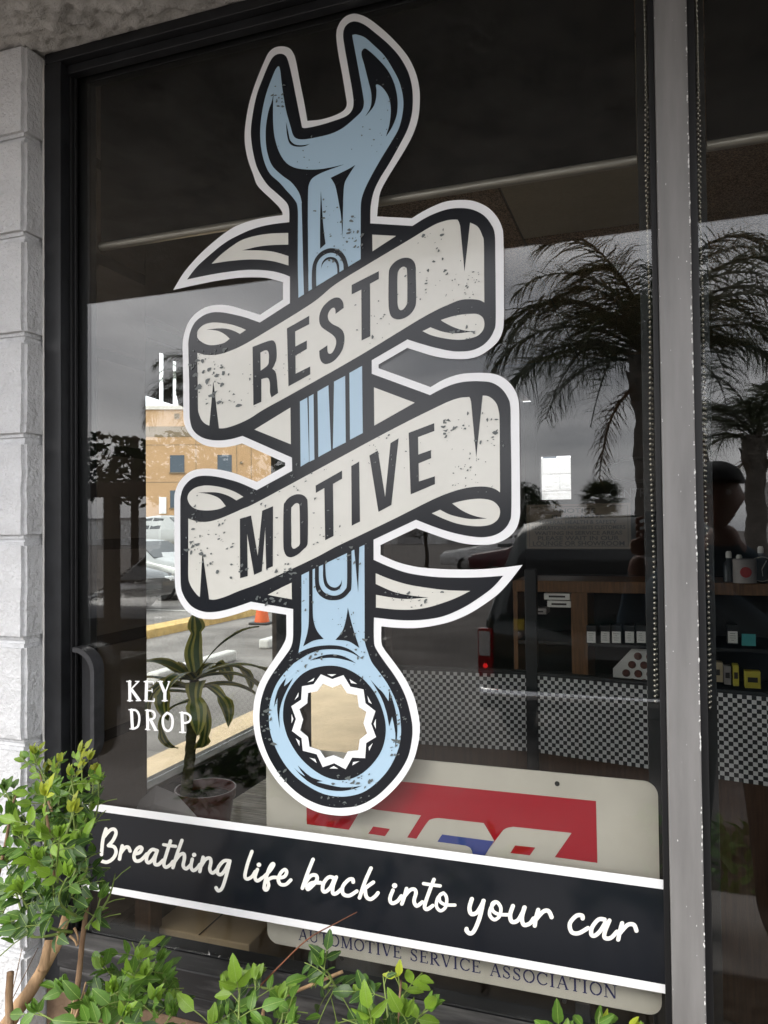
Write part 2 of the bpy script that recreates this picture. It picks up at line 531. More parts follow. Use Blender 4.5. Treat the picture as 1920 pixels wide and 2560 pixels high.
wpart('inner_sill', [(-1.106, 1.249, 0.0075, 0.045, 0.70, 0.785)], MATS['gasket'], 0.002)
b = MB(); b.box(-1.1392 - WO.x, 0.0082 - WO.x, 0.0, 0.006, 0.788 - WO.z, 2.57 - WO.z); b.build('glass_pane', MATS['shop_glass'], win)
b = MB(); b.box(0.0567 - WO.x, 1.1995 - WO.x, 0.0, 0.006, 0.788 - WO.z, 2.57 - WO.z); b.build('glass_pane', MATS['shop_glass'], win)
# paint chips along the mullion's arrises and face
rng = random.Random(5)
b = MB()
for k in range(240):
    e = rng.random()
    z = rng.uniform(0.85, 2.53) - WO.z
    if e < 0.78:
        x = 0.0556 + rng.uniform(-0.0012, 0.0002); s = rng.uniform(0.0006, 0.0022)
    elif e < 0.88:
        x = 0.0095 + rng.uniform(0, 0.0008); s = rng.uniform(0.0005, 0.0013)
    else:
        x = rng.uniform(0.014, 0.05); s = rng.uniform(0.0004, 0.0011)
        if rng.random() < 0.12: s *= 2.2
    n = rng.randint(4, 7)
    hh = s * rng.uniform(0.6, 2.6)
    b.poly([(x - WO.x + s * 0.7 * math.cos(6.283 * i / n) * rng.uniform(0.6, 1), -0.0303 - 0.0001 * rng.random(), z + hh * math.sin(6.283 * i / n) * rng.uniform(0.6, 1)) for i in range(n)])
o = b.build('paint_chips', MATS['chip_white'], win, fixn=False); o['kind'] = 'stuff'
# white caulk between blocks and frame
b = MB()
pts = [(-1.183 - WO.x, -0.0405 + 0.0016 * noise.noise(Vector((0, 0, k * 0.9))), 0.70 - WO.z + k * 0.0188) for k in range(101)]
b.tube(pts, [0.0021 + 0.0012 * noise.noise(Vector((4, 0, k * 1.7))) for k in range(101)], 6)
b.build('caulk_bead', MATS['caulk'], win, smooth=True)
# D shaped pull on the jamb
def dshape(inset):
    c = []
    x0, x1, zt, zb = -1.116, -1.0625 - inset, 1.369 - inset, 1.135 + inset
    rr = 0.048 - inset * 0.6
    c.append((x0, zt))
    for k in range(9):
        a = math.pi / 2 * (1 - k / 8)
        c.append((x1 - rr + rr * math.cos(a), zt - rr * 1.0 + rr * 1.0 * math.sin(a)))
    for k in range(9):
        a = -math.pi / 2 * k / 8
        c.append((x1 - rr + rr * math.cos(a), zb + rr * 1.0 + rr * 1.0 * math.sin(a)))
    c.append((x0, zb))
    return c
b = MB(); oo, ii = dshape(0.0), dshape(0.0095)
def W(p, y): return (p[0] - WO.x, y, p[1] - WO.z)
for k in range(len(oo) - 1):
    q = [oo[k], oo[k + 1], ii[k + 1], ii[k]]
    b.poly([W(p, -0.034) for p in q])
    b.poly([W(oo[k], -0.034), W(oo[k + 1], -0.034), W(oo[k + 1], -0.004), W(oo[k], -0.004)])
    b.poly([W(ii[k], -0.034), W(ii[k + 1], -0.034), W(ii[k + 1], -0.004), W(ii[k], -0.004)])
b2 = MB(); b2.poly([W(p, -0.006) for p in dshape(0.004)])
mat('handle_plastic', (0.03, 0.031, 0.034), 0.38, 0.5, var=0.3, vscale=40, bump=0.05, bscale=200, bdist=0.001)
bm = bmesh.new(); me = b.mesh('pull_rim', MATS['handle_plastic']); bm.from_mesh(me); bmesh.ops.remove_doubles(bm, verts=bm.verts, dist=1e-5); bmesh.ops.recalc_face_normals(bm, faces=bm.faces); bm.to_mesh(me); bm.free()
hd = link('pull_handle', me, win)
smooth_by_angle(me, 40)
b2.build('pull_plate', MATS['frame_black'], hd, fixn=False)
# ================================================================== lettering and vinyl on the glass
TS = 500.0 / 1659.0
TILE = {'A': (600, 20, TS), 'B': (420, 460, TS), 'C': (840, 460, TS), 'D': (420, 900, TS), 'E': (840, 900, TS), 'F': (420, 1300, TS),
        'G': (840, 1300, TS), 'H': (600, 1560, TS), 'P': (230, 2040, TS), 'Q': (690, 2080, TS), 'R': (1150, 2160, TS),
        'K': (300, 1660, 220 / 1659.0), 'L': (640, 1860, 600 / 1659.0), 'M': (1100, 1900, 600 / 1659.0), 'N': (640, 2280, 600 / 1659.0)}
def parse(s):
    out = []; t = None
    for tok in s.split():
        if tok in TILE: t = TILE[tok]; continue
        c = tok.endswith('!')
        x, y = tok.rstrip('!').split(',')
        out.append((t[0] + float(x) * t[2], t[1] + float(y) * t[2], c))
    return out
def cr_point(p0, p1, p2, p3, t):
    return tuple(0.5 * (2 * p1[i] + (p2[i] - p0[i]) * t + (2 * p0[i] - 5 * p1[i] + 4 * p2[i] - p3[i]) * t * t + (3 * p1[i] - p0[i] - 3 * p2[i] + p3[i]) * t ** 3) for i in (0, 1))
def smooth_closed(pts, sub=5):
    n = len(pts); out = []
    for i in range(n):
        a, b_ = pts[i], pts[(i + 1) % n]
        if a[2] and b_[2]:
            out.append(a[:2]); continue
        p0 = pts[i - 1] if not a[2] else a
        p3 = pts[(i + 2) % n] if not b_[2] else b_
        for k in range(sub):
            out.append(cr_point(p0, a, b_, p3, k / sub))
    return out
def smooth_open(pts, sub=5):
    out = []
    n = len(pts)
    for i in range(n - 1):
        p0 = pts[max(i - 1, 0)]; p3 = pts[min(i + 2, n - 1)]
        for k in range(sub): out.append(cr_point(p0, pts[i], pts[i + 1], p3, k / sub))
    out.append(pts[-1][:2])
    return out
def inside(p, poly):
    c = False; n = len(poly); j = n - 1
    for i in range(n):
        if (poly[i][1] > p[1]) != (poly[j][1] > p[1]) and p[0] < (poly[j][0] - poly[i][0]) * (p[1] - poly[i][1]) / (poly[j][1] - poly[i][1]) + poly[i][0]: c = not c
        j = i
    return c
def cdt(loops, y, name, m, parent, origin, union=False):
    """flat sheet from closed loops of (x,z): nested loops are holes, or the union of all loops"""
    vs_, fs = [], []
    for lp in loops:
        if sum(lp[i - 1][0] * lp[i][1] - lp[i][0] * lp[i - 1][1] for i in range(len(lp))) < 0: lp = lp[::-1]
        b0 = len(vs_)
        vs_ += [Vector(p) for p in lp]
        fs.append(list(range(b0, b0 + len(lp))))
    if union:
        ed = [(f[i], f[(i + 1) % len(f)]) for f in fs for i in range(len(f))]
        r = delaunay_2d_cdt(vs_, ed, [], 0, 1e-6)
        bb = [(min(p[0] for p in lp), max(p[0] for p in lp), min(p[1] for p in lp), max(p[1] for p in lp)) for lp in loops]
        keep = []
        for f in r[2]:
            c = ((r[0][f[0]].x + r[0][f[1]].x + r[0][f[2]].x) / 3, (r[0][f[0]].y + r[0][f[1]].y + r[0][f[2]].y) / 3)
            keep.append(any(q[0] <= c[0] <= q[1] and q[2] <= c[1] <= q[3] and inside(c, lp) for q, lp in zip(bb, loops)))
    else:
        r = delaunay_2d_cdt(vs_, [], fs, 0, 1e-6)
        keep = [len(og) % 2 for og in r[5]]
    me = bpy.data.meshes.new(name)
    faces = []
    V = [(v.x - origin.x, y - origin.y, v.y - origin.z) for v in r[0]]
    for f, kp in zip(r[2], keep):
        if not kp: continue
        f = list(f)
        a, b_, c = (Vector((V[i][0], V[i][2])) for i in f[:3])
        if (b_ - a).cross(c - a) < 0: f.reverse()
        faces.append(f)
    me.from_pydata(V, [], faces)
    me.materials.append(m)
    o = bpy.data.objects.new(name, me); COL.objects.link(o); o.parent = parent
    return o
def pl(pts, Y=0.0):
    r = []
    for p in pts:
        q = at_y(p[0], p[1], Y); r.append((q.x, q.z))
    return r
def shape(s, Y=0.0): return pl(smooth_closed(parse(s)), Y)

wd_o = at_y(880, 1280, 0.0)
WD = thing('wrench_decal', 'large vinyl decal of a blue wrench wrapped in a cream lettered ribbon on the glass', 'window decal', (wd_o.x, -0.001, 1.0))
WDO = Vector((wd_o.x, -0.001, 1.0))
Y0, Y1, Y2, Y3, Y4 = -0.0006, -0.0010, -0.0014, -0.0018, -0.0022
OUTER = ("A 965,50 1060,85 1180,175 1290,280 1390,400 1455,530 1487,660 1492,790 1478,920 1440,1040 1385,1150 1300,1290 1220,1420 1165,1530 "
 "C 350,180 342,270! 630,285! 720,230 820,180 920,145 1040,133 1150,145 1260,195 1340,280 1380,370 1388,430 1392,600 1393,900 1393,1130 1380,1230 1340,1310 1270,1375 1190,1425 1100,1450 1000,1453 900,1445 800,1425 700,1395 592,1360! 354,1498! 354,1528! "
 "E 785,225! 890,165 1000,125 1100,110 1220,107 1320,118 1400,155 1465,220 1505,300 1520,390 1522,600 1525,900 1528,1200 1525,1300 1500,1390 1450,1455 1370,1505 1280,1530 1170,1533 1050,1520 920,1485 790,1440 665,1395! 370,1535! 370,1615! "
 "G 500,345 650,385 800,402 1000,410 1200,408 1400,392 1548,372! 1450,500 1350,610 1230,700 1100,780 960,840 820,875 700,893 600,897 480,892 377,882! 377,1010 400,1070 460,1150 540,1260 600,1360 650,1470 "
 "H 1476,727 1492,830 1490,920 1475,1010 1440,1130 1370,1260 1280,1370 1170,1470 1040,1550 900,1586 780,1585 650,1560 540,1510 430,1430 330,1330 250,1220 190,1110 140,980 115,850 110,740 122,620 155,510 205,410 270,310 330,220 370,150 385,100 "
 "F 983,863 982,785! 690,740! 600,770 500,800 420,818 350,823 270,815 200,785 140,735 95,665 68,590 58,500 55,300 54,0 "
 "D 54,1150 62,1090 90,1020 140,960 200,920 280,903 370,903 470,918 570,945 660,980 740,1012! 973,880! 973,852! 615,692! 540,713 470,724 390,723 310,708 240,670 180,615 145,550 130,480 128,300 125,0 "
 "B 122,1350 130,1270 160,1170 210,1095 280,1040 350,1012 430,1003 520,1012 620,1040 700,1065 765,1085! 955,960! 955,815! 900,800 800,778 680,775 560,782 400,805 200,845 45,880! 130,740 250,600 380,480 520,375 640,320 760,288 880,268 950,260! 950,240 920,190 850,120 780,55 "
 "A 138,1460 110,1380 70,1270 45,1150 40,1050 50,940 75,800 110,680 150,570 200,450 240,370 290,330 350,320 410,335 445,380 465,440 500,620 540,820 560,938! 600,935 680,925 780,895 850,860 880,825 887,790 880,740 850,560 820,400 803,280 800,210 815,150 850,95 900,60")
BODY = ("A 965,115 1040,145 1130,215 1230,300 1320,400 1390,520 1425,640 1435,760 1425,890 1390,1010 1330,1130 1240,1290 1160,1420 1110,1530 "
 "C 289,190 286,328! 635,350! 740,285 850,235 950,207 1060,202 1150,220 1230,265 1290,340 1318,420 1322,600 1325,900 1325,1150 1310,1220 1270,1290 1210,1345 1130,1380 1040,1390 950,1385 830,1360 720,1330 594,1290! 298,1462! 298,1575! "
 "E 782,292! 880,240 980,200 1080,180 1190,177 1290,188 1370,235 1425,310 1447,390 1450,600 1455,900 1455,1250 1440,1340 1390,1410 1310,1455 1210,1470 1100,1460 960,1430 820,1385 665,1325! 313,1490! "
 "G 313,330! 450,390 600,440 800,470 1000,478 1200,475 1388,462! 1300,560 1180,650 1050,730 900,795 760,823 620,832 480,826 316,808! 316,1000 335,1070 400,1170 480,1280 545,1390 590,1500 "
 "H 1421,777 1432,870 1425,970 1395,1100 1330,1220 1240,1330 1130,1430 1000,1500 870,1522 760,1520 640,1490 520,1430 410,1340 310,1220 235,1090 185,950 165,830 165,720 185,600 230,480 300,370 380,260 420,200 440,130 "
 "F 1040,863 1040,738! 690,677! 580,715 480,745 390,762 300,760 220,730 165,680 125,610 108,530 105,300 104,0 "
 "D 104,1200 108,1130 130,1060 180,1000 240,968 310,960 400,968 500,990 600,1020 737,1080! 1032,920! 1030,810! 620,630! 530,655 440,667 350,662 270,635 210,580 185,500 180,400 178,200 "
 "B 172,1400 172,1310 190,1220 230,1145 290,1095 360,1068 440,1065 530,1080 650,1110 764,1150! 1013,990! 1013,770! 950,745 850,722 720,713 600,718 400,745 160,793! 240,690 360,580 480,485 600,420 720,370 850,338 1008,318! 1006,210 980,150 900,75 "
 "A 223,1460 150,1340 115,1220 95,1090 95,980 115,840 145,710 190,590 240,470 280,405 330,382 375,395 400,440 430,560 470,760 510,960 516,992! 545,998 640,980 760,945 880,900 930,850 943,790 935,700 900,500 870,330 857,230 870,165 910,125")
STAR_O = "H 675,415! 770,455! 862,422! 920,518! 1028,540! 1045,655! 1127,720! 1092,825! 1132,935! 1050,985! 1042,1110! 935,1105! 880,1202! 785,1152! 690,1185! 640,1078! 525,1048! 515,945! 435,885! 468,785! 430,680! 512,625! 518,515! 615,498!"
STAR_I = "H 692,492! 770,525! 842,497! 892,572! 976,588! 990,686! 1052,726! 1028,822! 1058,905! 997,955! 985,1045! 898,1055! 862,1118! 780,1085! 708,1108! 668,1045! 580,1015! 568,935! 503,880! 528,790! 497,705! 562,655! 568,570! 645,555!"
hole = shape(STAR_I)
cdt([shape(OUTER), hole], Y0, 'outline', MATS['vinyl_white'], WD, WDO)
cdt([shape(BODY), hole], Y1, 'body', MATS['vinyl_black'], WD, WDO)
BLUE = {
 'jaw': ("A 325,487 338,530 350,640 380,830 420,980 445,1060 480,1088 540,1092 640,1075 760,1045 860,995 950,920 1010,860 1030,800 1022,720 990,540 955,350 935,240 945,225 975,225 1040,250 1120,320 1200,400 1270,510 1325,620 1355,750 1352,870 1320,1000 1260,1110 1180,1240 1100,1380 1040,1500 1010,1590 "
         "C 207,199! 207,625! B 1165,893! 1131,917! 1085,945! 1080,700 1080,400 1078,200 1050,130 980,50 A 330,1450 250,1375 205,1280 180,1170 170,1060 175,950 195,820 225,700 265,590 300,510"),
 'shaft_stripe': "D 1097,345! 1158,311! 1173,843! 1103,885!",
 'shaft_stripe1': "D 1170,304! 1210,283! 1217,825! 1176,845!",
 'shaft_stripe2': "D 1243,262! 1333,210! 1355,748! 1250,805!",
 'shaft_stripe3': "D 1380,180! 1472,132! 1477,685! 1370,738!",
 'shaft_stripe4': "D 1507,108! 1612,50! 1618,607! 1512,662!",
 'ring': ("F 1110,455! G 238,205! 240,900 240,1000 265,1090 300,1180 360,1260 430,1360 490,1480 525,1580 "
          "H 1333,796 1338,900 1325,1000 1290,1100 1230,1210 1140,1310 1030,1390 910,1425 800,1428 690,1405 580,1350 470,1270 380,1170 310,1050 260,920 243,800 250,660 290,530 350,430 430,345 475,300! "
          "F 1085,1100! 1108,950 1110,800"),
}
for k, s in BLUE.items():
    lp = [shape(s)]
    if k == 'ring': lp.append(hole)
    cdt(lp, Y2, k.rstrip('0123456789'), MATS['vinyl_blue'], WD, WDO)
CREAM = {
 'ribbon_tail': ["B 365,663! 440,590 530,520 620,465 740,430 860,413 1000,408! 1000,505! 880,508 760,520 615,553! 760,553 880,565 1002,600! 1002,678! 900,648 800,632 680,628 520,640",
                 "G 332,442! 450,490 600,535 800,568 950,583 1115,588! 1000,645 880,690 760,725 640,742 500,742 334,725! 334,620! 450,640 580,655 770,642! 620,625 480,595 332,530!"],
 'ribbon_panel': ["B 247,1402! 330,1420 420,1415 520,1385 620,1340 760,1260 1190,995 C 0,832 300,648 600,470 800,350 900,310 970,298 1060,303 1120,325 1180,360 1215,430 1228,490 1230,750 1232,985! 1190,965 1120,957 1030,965 940,1000 820,1055 660,1145 300,1365 0,1540 D 1000,300 800,410 690,480 600,525 500,560 430,567 350,548 290,510 258,440 252,380 250,200 248,50",
                  "D 172,1315! 250,1340 330,1342 420,1320 520,1280 620,1235 760,1170 E 0,828 300,665 600,508 850,385 950,340 1030,315 1100,308 1220,296 1280,310 1330,360 1352,430 1358,520 1360,800 1362,1098! 1320,1070 1260,1053 1180,1050 1080,1062 960,1095 800,1160 500,1310 200,1455 F 1393,223 1200,325 800,510 600,585 480,635 400,658 350,658 270,640 220,590 185,530 172,470 172,300"],
 'ribbon_roll': ["B 245,1250 255,1210 300,1170 360,1152 430,1152 520,1165 600,1190 650,1212! 600,1245! 530,1212 450,1198 320,1208! 410,1218 470,1245 515,1285! 470,1318 400,1336 340,1336 280,1310 250,1280",
                 "C 720,1222! 785,1190! 880,1225 960,1238 1040,1238 1135,1225! 1060,1215 980,1190 900,1150 870,1130! 930,1110 1010,1090 1100,1080 1170,1080 1215,1105 1232,1150 1225,1205 1190,1250 1140,1275 1060,1292 980,1292 880,1278 790,1255",
                 "D 165,1150 180,1100 230,1060 300,1042 380,1045 470,1062 560,1095 628,1135! 570,1165! 500,1125 400,1098 250,1100! 350,1115 430,1150 482,1212! 440,1232 380,1245 310,1248 240,1238 190,1205",
                 "E 797,1272! 865,1242! 940,1280 1030,1305 1130,1320 1255,1315! 1150,1293 1050,1250 965,1190! 1040,1170 1130,1155 1220,1152 1300,1170 1350,1215 1362,1265 1345,1320 1290,1362 1210,1378 1110,1375 1000,1355 890,1315"],
 'ribbon_back': ["C 303,422! 500,433! 305,560!", "D 1018,395! 720,578! 1022,700!", "E 317,228! 655,355! 320,545!", "F 1028,520! 940,562 830,620! 1030,658!"],
}
for k, l in CREAM.items():
    for s in l: cdt([shape(s)], Y2, k, MATS['vinyl_cream'], WD, WDO)
INK = ["A 283,702! 270,770 240,860 220,980 217,1090 230,1200 270,1310 350,1390 430,1450 490,1530 515,1610 B 1112,180 1118,400 1125,700 1131,920! 1168,896! 1165,600 1163,300 1165,80 A 575,1470 600,1420 650,1385 730,1350 870,1300! 760,1325 650,1342 540,1342 450,1325 380,1280 325,1190 290,1070 278,950 278,800",
 "A 385,950! 405,1040 420,1100 460,1135 520,1142 582,1132! 530,1152 460,1152 415,1125 395,1060",
 "A 1015,360 1040,340 1080,365 1150,430 1220,510 1270,600 1300,700 1310,800 1300,900 1260,1000 1212,1072! 1240,980 1253,880 1250,800 1230,730 1190,670 1150,640 1130,645 1135,690 1130,760 1105,830 1040,905! 1080,840 1093,780 1090,700 1065,600 1035,480 1012,400",
 "A 960,1305! 900,1340 755,1412! 790,1470 810,1550 B 1427,199 1440,280 1450,445! 1455,200 1457,110 A 870,1460 905,1390",
 "B 1271,60! 1265,300 1265,540! 1310,500! 1290,330",
 "B 1198,720 1215,640 1255,580 1310,545 1365,535 1425,550 1470,600 1490,650 1499,690! 1460,713! 1455,660 1430,610 1390,580 1340,575 1285,600 1245,650 1232,720 1233,855! 1197,876!",
 "B 1275,705! 1280,660 1310,620 1350,607 1395,620 1420,665 1425,737! 1408,747! 1405,690 1390,650 1350,625 1310,640 1285,670",
 "C 1004,288! 1022,318! 1032,350! 1068,728! 1113,330! 1120,300!", "D 380,175! 427,572! 346,556!", "F 290,265! 346,662! 268,644!",
 "E 1098,292! 1114,318! 1122,345! 1165,808! 1218,300! 1222,280!",
 "H 490,237! 560,205 650,182 760,175 850,185 930,220 1012,283! 930,240 850,215 760,208 670,215 580,245 510,285 455,322!",
 "H 583,302! 660,268 750,250 840,260 910,290 968,325! 890,300 800,282 720,280 640,290",
 "H 385,445! 330,520 300,600 285,690! 315,610! 312,700 320,780 333,862! 330,760 340,680 375,580 445,445! 400,490 368,515!",
 "H 1085,460! 1140,520 1190,570 1235,640! 1240,550! 1275,650 1300,760 1308,900 1290,1030! 1290,900 1265,765! 1240,850! 1220,740 1180,620 1130,530",
 "H 450,1187! 520,1265 610,1330 720,1370 830,1383 930,1370 1015,1340! 900,1352 800,1345 640,1308! 690,1302! 600,1270 540,1225 482,1170! 505,1210 545,1262! 490,1225",
 "F 1173,424! 1202,407! 1203,700 1210,830 1240,920 1295,985! 1210,1000 1125,1047! 1160,930 1172,800",
 "F 1222,398! 1225,540 1250,610 1310,655 1380,665 1450,650 1505,600 1525,540 1525,252! 1488,270! 1488,520 1470,580 1420,620 1360,625 1300,600 1265,550 1255,500 1255,383!",
 "F 1290,368! 1308,358! 1315,480 1340,540 1390,560 1430,535 1445,495! 1440,545 1410,580 1360,585 1310,550 1290,480",
 "F 1548,243! 1590,223! 1580,600!", "F 1495,725! 1530,870 1590,1060! 1500,1005 1392,993! 1450,920 1480,820"]
for s in INK: cdt([shape(s)], Y3, 'ink_line', MATS['vinyl_black'], WD, WDO)
DISC = "H 360,740 375,630 420,530 500,430 600,370 720,345 830,352 930,390 1030,460 1120,570 1180,700 1210,830 1205,950 1170,1060 1100,1160 1010,1240 910,1285 810,1292 700,1260 590,1190 490,1090 410,960 370,840"
cdt([shape(DISC), hole], Y3, 'ring_face', MATS['vinyl_black'], WD, WDO)
cdt([shape(STAR_O), hole], Y4, 'ring_star', MATS['vinyl_white'], WD, WDO)
for s in ("728,415! 803,415! 765,433!", "912,455! 975,495! 925,488!", "1060,592! 1098,662! 1070,645!", "1130,785! 1130,868! 1112,826!", "1105,985! 1075,1050! 1070,1020!", "995,1135! 935,1170! 942,1142!",
          "745,1195! 818,1197! 782,1175!", "580,1105! 640,1150! 628,1118!", "467,945! 497,1012! 498,968!", "432,745! 432,820! 447,785!", "458,628! 490,565! 488,600!", "565,482! 622,445! 612,470!"):
    cdt([shape("H " + s)], Y4, 'star_chip', MATS['vinyl_white'], WD, WDO)
LET = {
 'R': ["B 705,1353! 850,1300 890,1315 903,1370 903,1450 885,1505 868,1533! 895,1560 907,1620 D 912,220 917,275! 862,312! 850,270 848,190 830,150 778,160! 778,348! 712,378!", "B 770,1400! 815,1380 838,1400 840,1460 830,1505 772,1550!"],
 'E': ["B 990,1200! 1175,1095! 1175,1165! 1058,1225! 1060,1350! 1155,1300! 1155,1370! 1060,1425! 1062,1575! 1183,1515! 1183,1580! D 1003,220!"],
 'S': ["B 1460,1030! 1455,985 1430,950 1390,945 1340,970 1290,1020 1262,1080 1258,1140 1275,1185 1320,1220 1370,1255 1395,1290 1395,1340 1370,1395 1345,1410 1328,1395 1325,1340! 1258,1385! 1262,1440 1280,1480 1315,1495 1370,1475 1420,1425 1455,1360 1467,1280 1455,1225 1420,1190 1370,1165 1335,1130 1330,1085 1350,1045 1375,1028 1390,1040 1393,1080!"],
 'T': ["C 133,840! 358,725! 358,790! 285,830! 287,1265! 215,1300! 213,878! 133,918!"],
 'O': ["C 440,760 450,700 490,650 545,620 600,615 640,635 662,680 665,760 667,960 655,1030 615,1085 560,1118 510,1125 465,1105 443,1050 438,960", "C 512,770 525,715 555,690 580,695 592,730 594,960 585,1010 555,1045 530,1045 515,1010 512,940"],
 'M': ["D 600,1317! 693,1290! F 748,298! D 785,1250! 875,1213! F 873,383! 818,408! 810,65! 782,425! 718,455! 660,112! 665,465! 602,482!"],
 'O2': ["D 962,1230 975,1180 1010,1140 1065,1115 1115,1118 1150,1145 1162,1200 1163,1480 1155,1540 F 1125,245 1080,285 1030,308 990,300 968,260 960,190", "D 1025,1250 1035,1215 1062,1190 1085,1192 1095,1230 1098,1480 1095,1530 F 1075,225 1045,238 1028,215 D 1027,1480"],
 'T2': ["D 1228,1042! 1447,918! 1447,985! 1372,1028! 1376,1460! 1307,1495! 1300,1062! 1230,1103!"],
 'I': ["E 130,880! 195,843! 202,1340! 133,1375!"],
 'V': ["E 280,793! 350,752! 410,1138! 455,690! 522,650! 462,1203! 355,1260!"],
 'E2': ["E 605,605! 817,525! 818,590! 683,640! 685,785! 790,748! 792,815! 687,858! 690,1008! 822,965! 823,1030! 622,1115!"],
}
for k, l in LET.items():
    cdt([shape(s) for s in l], Y3, 'letter', MATS['vinyl_black'], WD, WDO)
# worn flecks, scattered as on the print
rng = random.Random(77)
def fleck(b, cx, cy, s, elong, ang, y):
    n = rng.randint(4, 8); pts = []
    bend = rng.uniform(-0.6, 0.6)
    for i in range(n):
        a = 2 * math.pi * i / n
        x, yy = s * elong * math.cos(a) * rng.uniform(0.65, 1.1), s * math.sin(a) * rng.uniform(0.55, 1.15)
        yy += bend * x * x / (s * elong + 0.01)
        pts.append((cx + x * math.cos(ang) - yy * math.sin(ang), cy + x * math.sin(ang) + yy * math.cos(ang)))
    q = pl(pts)
    b.poly([(p[0] - WDO.x, y - WDO.y, p[1] - WDO.z) for p in q])
CL = [  # cx, cy, rx, ry, count, biggest (photo px)
 (530, 940, 55, 60, 46, 6.5), (640, 940, 25, 50, 9, 6), (500, 905, 30, 20, 10, 6), (720, 900, 60, 50, 16, 2), (560, 1000, 90, 40, 14, 2.2),
 (1080, 700, 90, 60, 30, 4), (1170, 720, 40, 60, 26, 2.2), (1070, 600, 50, 25, 10, 6), (980, 770, 90, 60, 14, 2.4), (1180, 820, 40, 25, 12, 4.5), (940, 820, 60, 40, 10, 4),
 (560, 1415, 70, 30, 20, 6.5), (500, 1380, 40, 30, 14, 5), (700, 1420, 60, 30, 16, 5), (540, 1330, 60, 40, 14, 3), (670, 1490, 60, 20, 16, 5), (880, 1370, 40, 40, 12, 4),
 (1140, 1070, 40, 40, 20, 5), (1230, 1080, 30, 50, 18, 4.5), (1170, 1170, 60, 60, 34, 2), (1000, 1150, 60, 60, 14, 2), (930, 1140, 50, 60, 10, 2.2), (760, 1200, 60, 50, 16, 3), (640, 1230, 40, 25, 8, 5),
 (1030, 1500, 60, 30, 18, 4.5), (980, 1490, 30, 18, 10, 3), (490, 1320, 14, 90, 14, 4), (500, 880, 20, 60, 10, 2.2), (880, 600, 30, 40, 22, 5), (830, 640, 40, 20, 14, 4),
 (830, 540, 50, 60, 16, 3.4), (690, 255, 25, 30, 16, 4), (940, 350, 70, 40, 14, 1.8), (960, 240, 50, 80, 12, 1.8), (760, 380, 60, 60, 10, 1.6), (790, 1480, 50, 60, 18, 3), (860, 1560, 40, 40, 18, 3),
 (900, 1620, 40, 30, 14, 5), (770, 1640, 60, 20, 16, 4), (720, 1670, 40, 20, 12, 4.5), (670, 1800, 20, 50, 22, 4.5), (900, 1950, 60, 20, 26, 4.5), (990, 1860, 16, 50, 24, 4), (940, 1700, 50, 40, 14, 2.4),
 (990, 1740, 30, 30, 10, 4), (850, 2000, 90, 14, 14, 4), (700, 1950, 40, 40, 8, 4), (1000, 1790, 16, 60, 12, 2.4), (700, 1320, 80, 60, 14, 2), (620, 1360, 60, 40, 12, 2.4), (830, 1330, 60, 60, 14, 2)]
OUTP = smooth_closed(parse(OUTER)); BODYP = smooth_closed(parse(BODY)); HOLEP = smooth_closed(parse(STAR_O))
b = MB(); kk = 0
for cx, cy, rx, ry, n, mx in CL:
    for _ in range(n):
        for _t in range(8):
            p = (cx + rng.gauss(0, rx * 0.55), cy + rng.gauss(0, ry * 0.55))
            if inside(p, BODYP) and not inside(p, HOLEP): break
        else: continue
        s = mx * (rng.random() ** 1.7) * 1.0 + 1.15
        fleck(b, p[0], p[1], s * 0.74, rng.uniform(1.0, 2.4), rng.uniform(-1.2, 0.5) - 0.3, -0.0025 - 0.00002 * (kk % 20)); kk += 1
o = b.build('worn_flecks', MATS['vinyl_fleck'], WD, fixn=False); o['kind'] = 'stuff'

# the tagline band --------------------------------------------------------
def strokes(sl, Y, name, m, parent, origin, py):
    """round brush strokes: [(tile, width, [(x,y)...])] -> one flat sheet"""
    faces, V = [], []
    def addloop(lp):
        b0 = len(V); V.extend(lp); faces.append(list(range(b0, b0 + len(lp))))
    for tile, w, pts in sl:
        ox, oy, sc = TILE[tile]
        pp = [(ox + x * sc, oy + y * sc, False) for x, y in pts]
        if len(pp) == 1:
            c = pp[0]; addloop([(c[0] + w * sc / 2 * math.cos(6.2832 * k / 14), c[1] + w * sc / 2 * math.sin(6.2832 * k / 14)) for k in range(14)]); continue
        sp = smooth_open(pp, 5) if len(pp) > 2 else [p[:2] for p in pp]
        hw = w * sc / 2
        # left/right offsets
        n = len(sp); Lf, Rt = [], []
        for i in range(n):
            a, c = sp[max(i - 1, 0)], sp[min(i + 1, n - 1)]
            tx, ty = c[0] - a[0], c[1] - a[1]; ll = math.hypot(tx, ty) or 1
            nx_, ny_ = -ty / ll * hw, tx / ll * hw
            Lf.append((sp[i][0] + nx_, sp[i][1] + ny_)); Rt.append((sp[i][0] - nx_, sp[i][1] - ny_))
        for i in range(n - 1):
            addloop([Lf[i], Lf[i + 1], Rt[i + 1], Rt[i]])
        for e in range(0, n):
            if e in (0, n - 1) or len(pp) > 2:
                addloop([(sp[e][0] + hw * math.cos(6.2832 * k / 12), sp[e][1] + hw * math.sin(6.2832 * k / 12)) for k in range(12)])
    return cdt([pl([V[i] for i in f], Y) for f in faces], py, name, m, parent, origin, union=True)

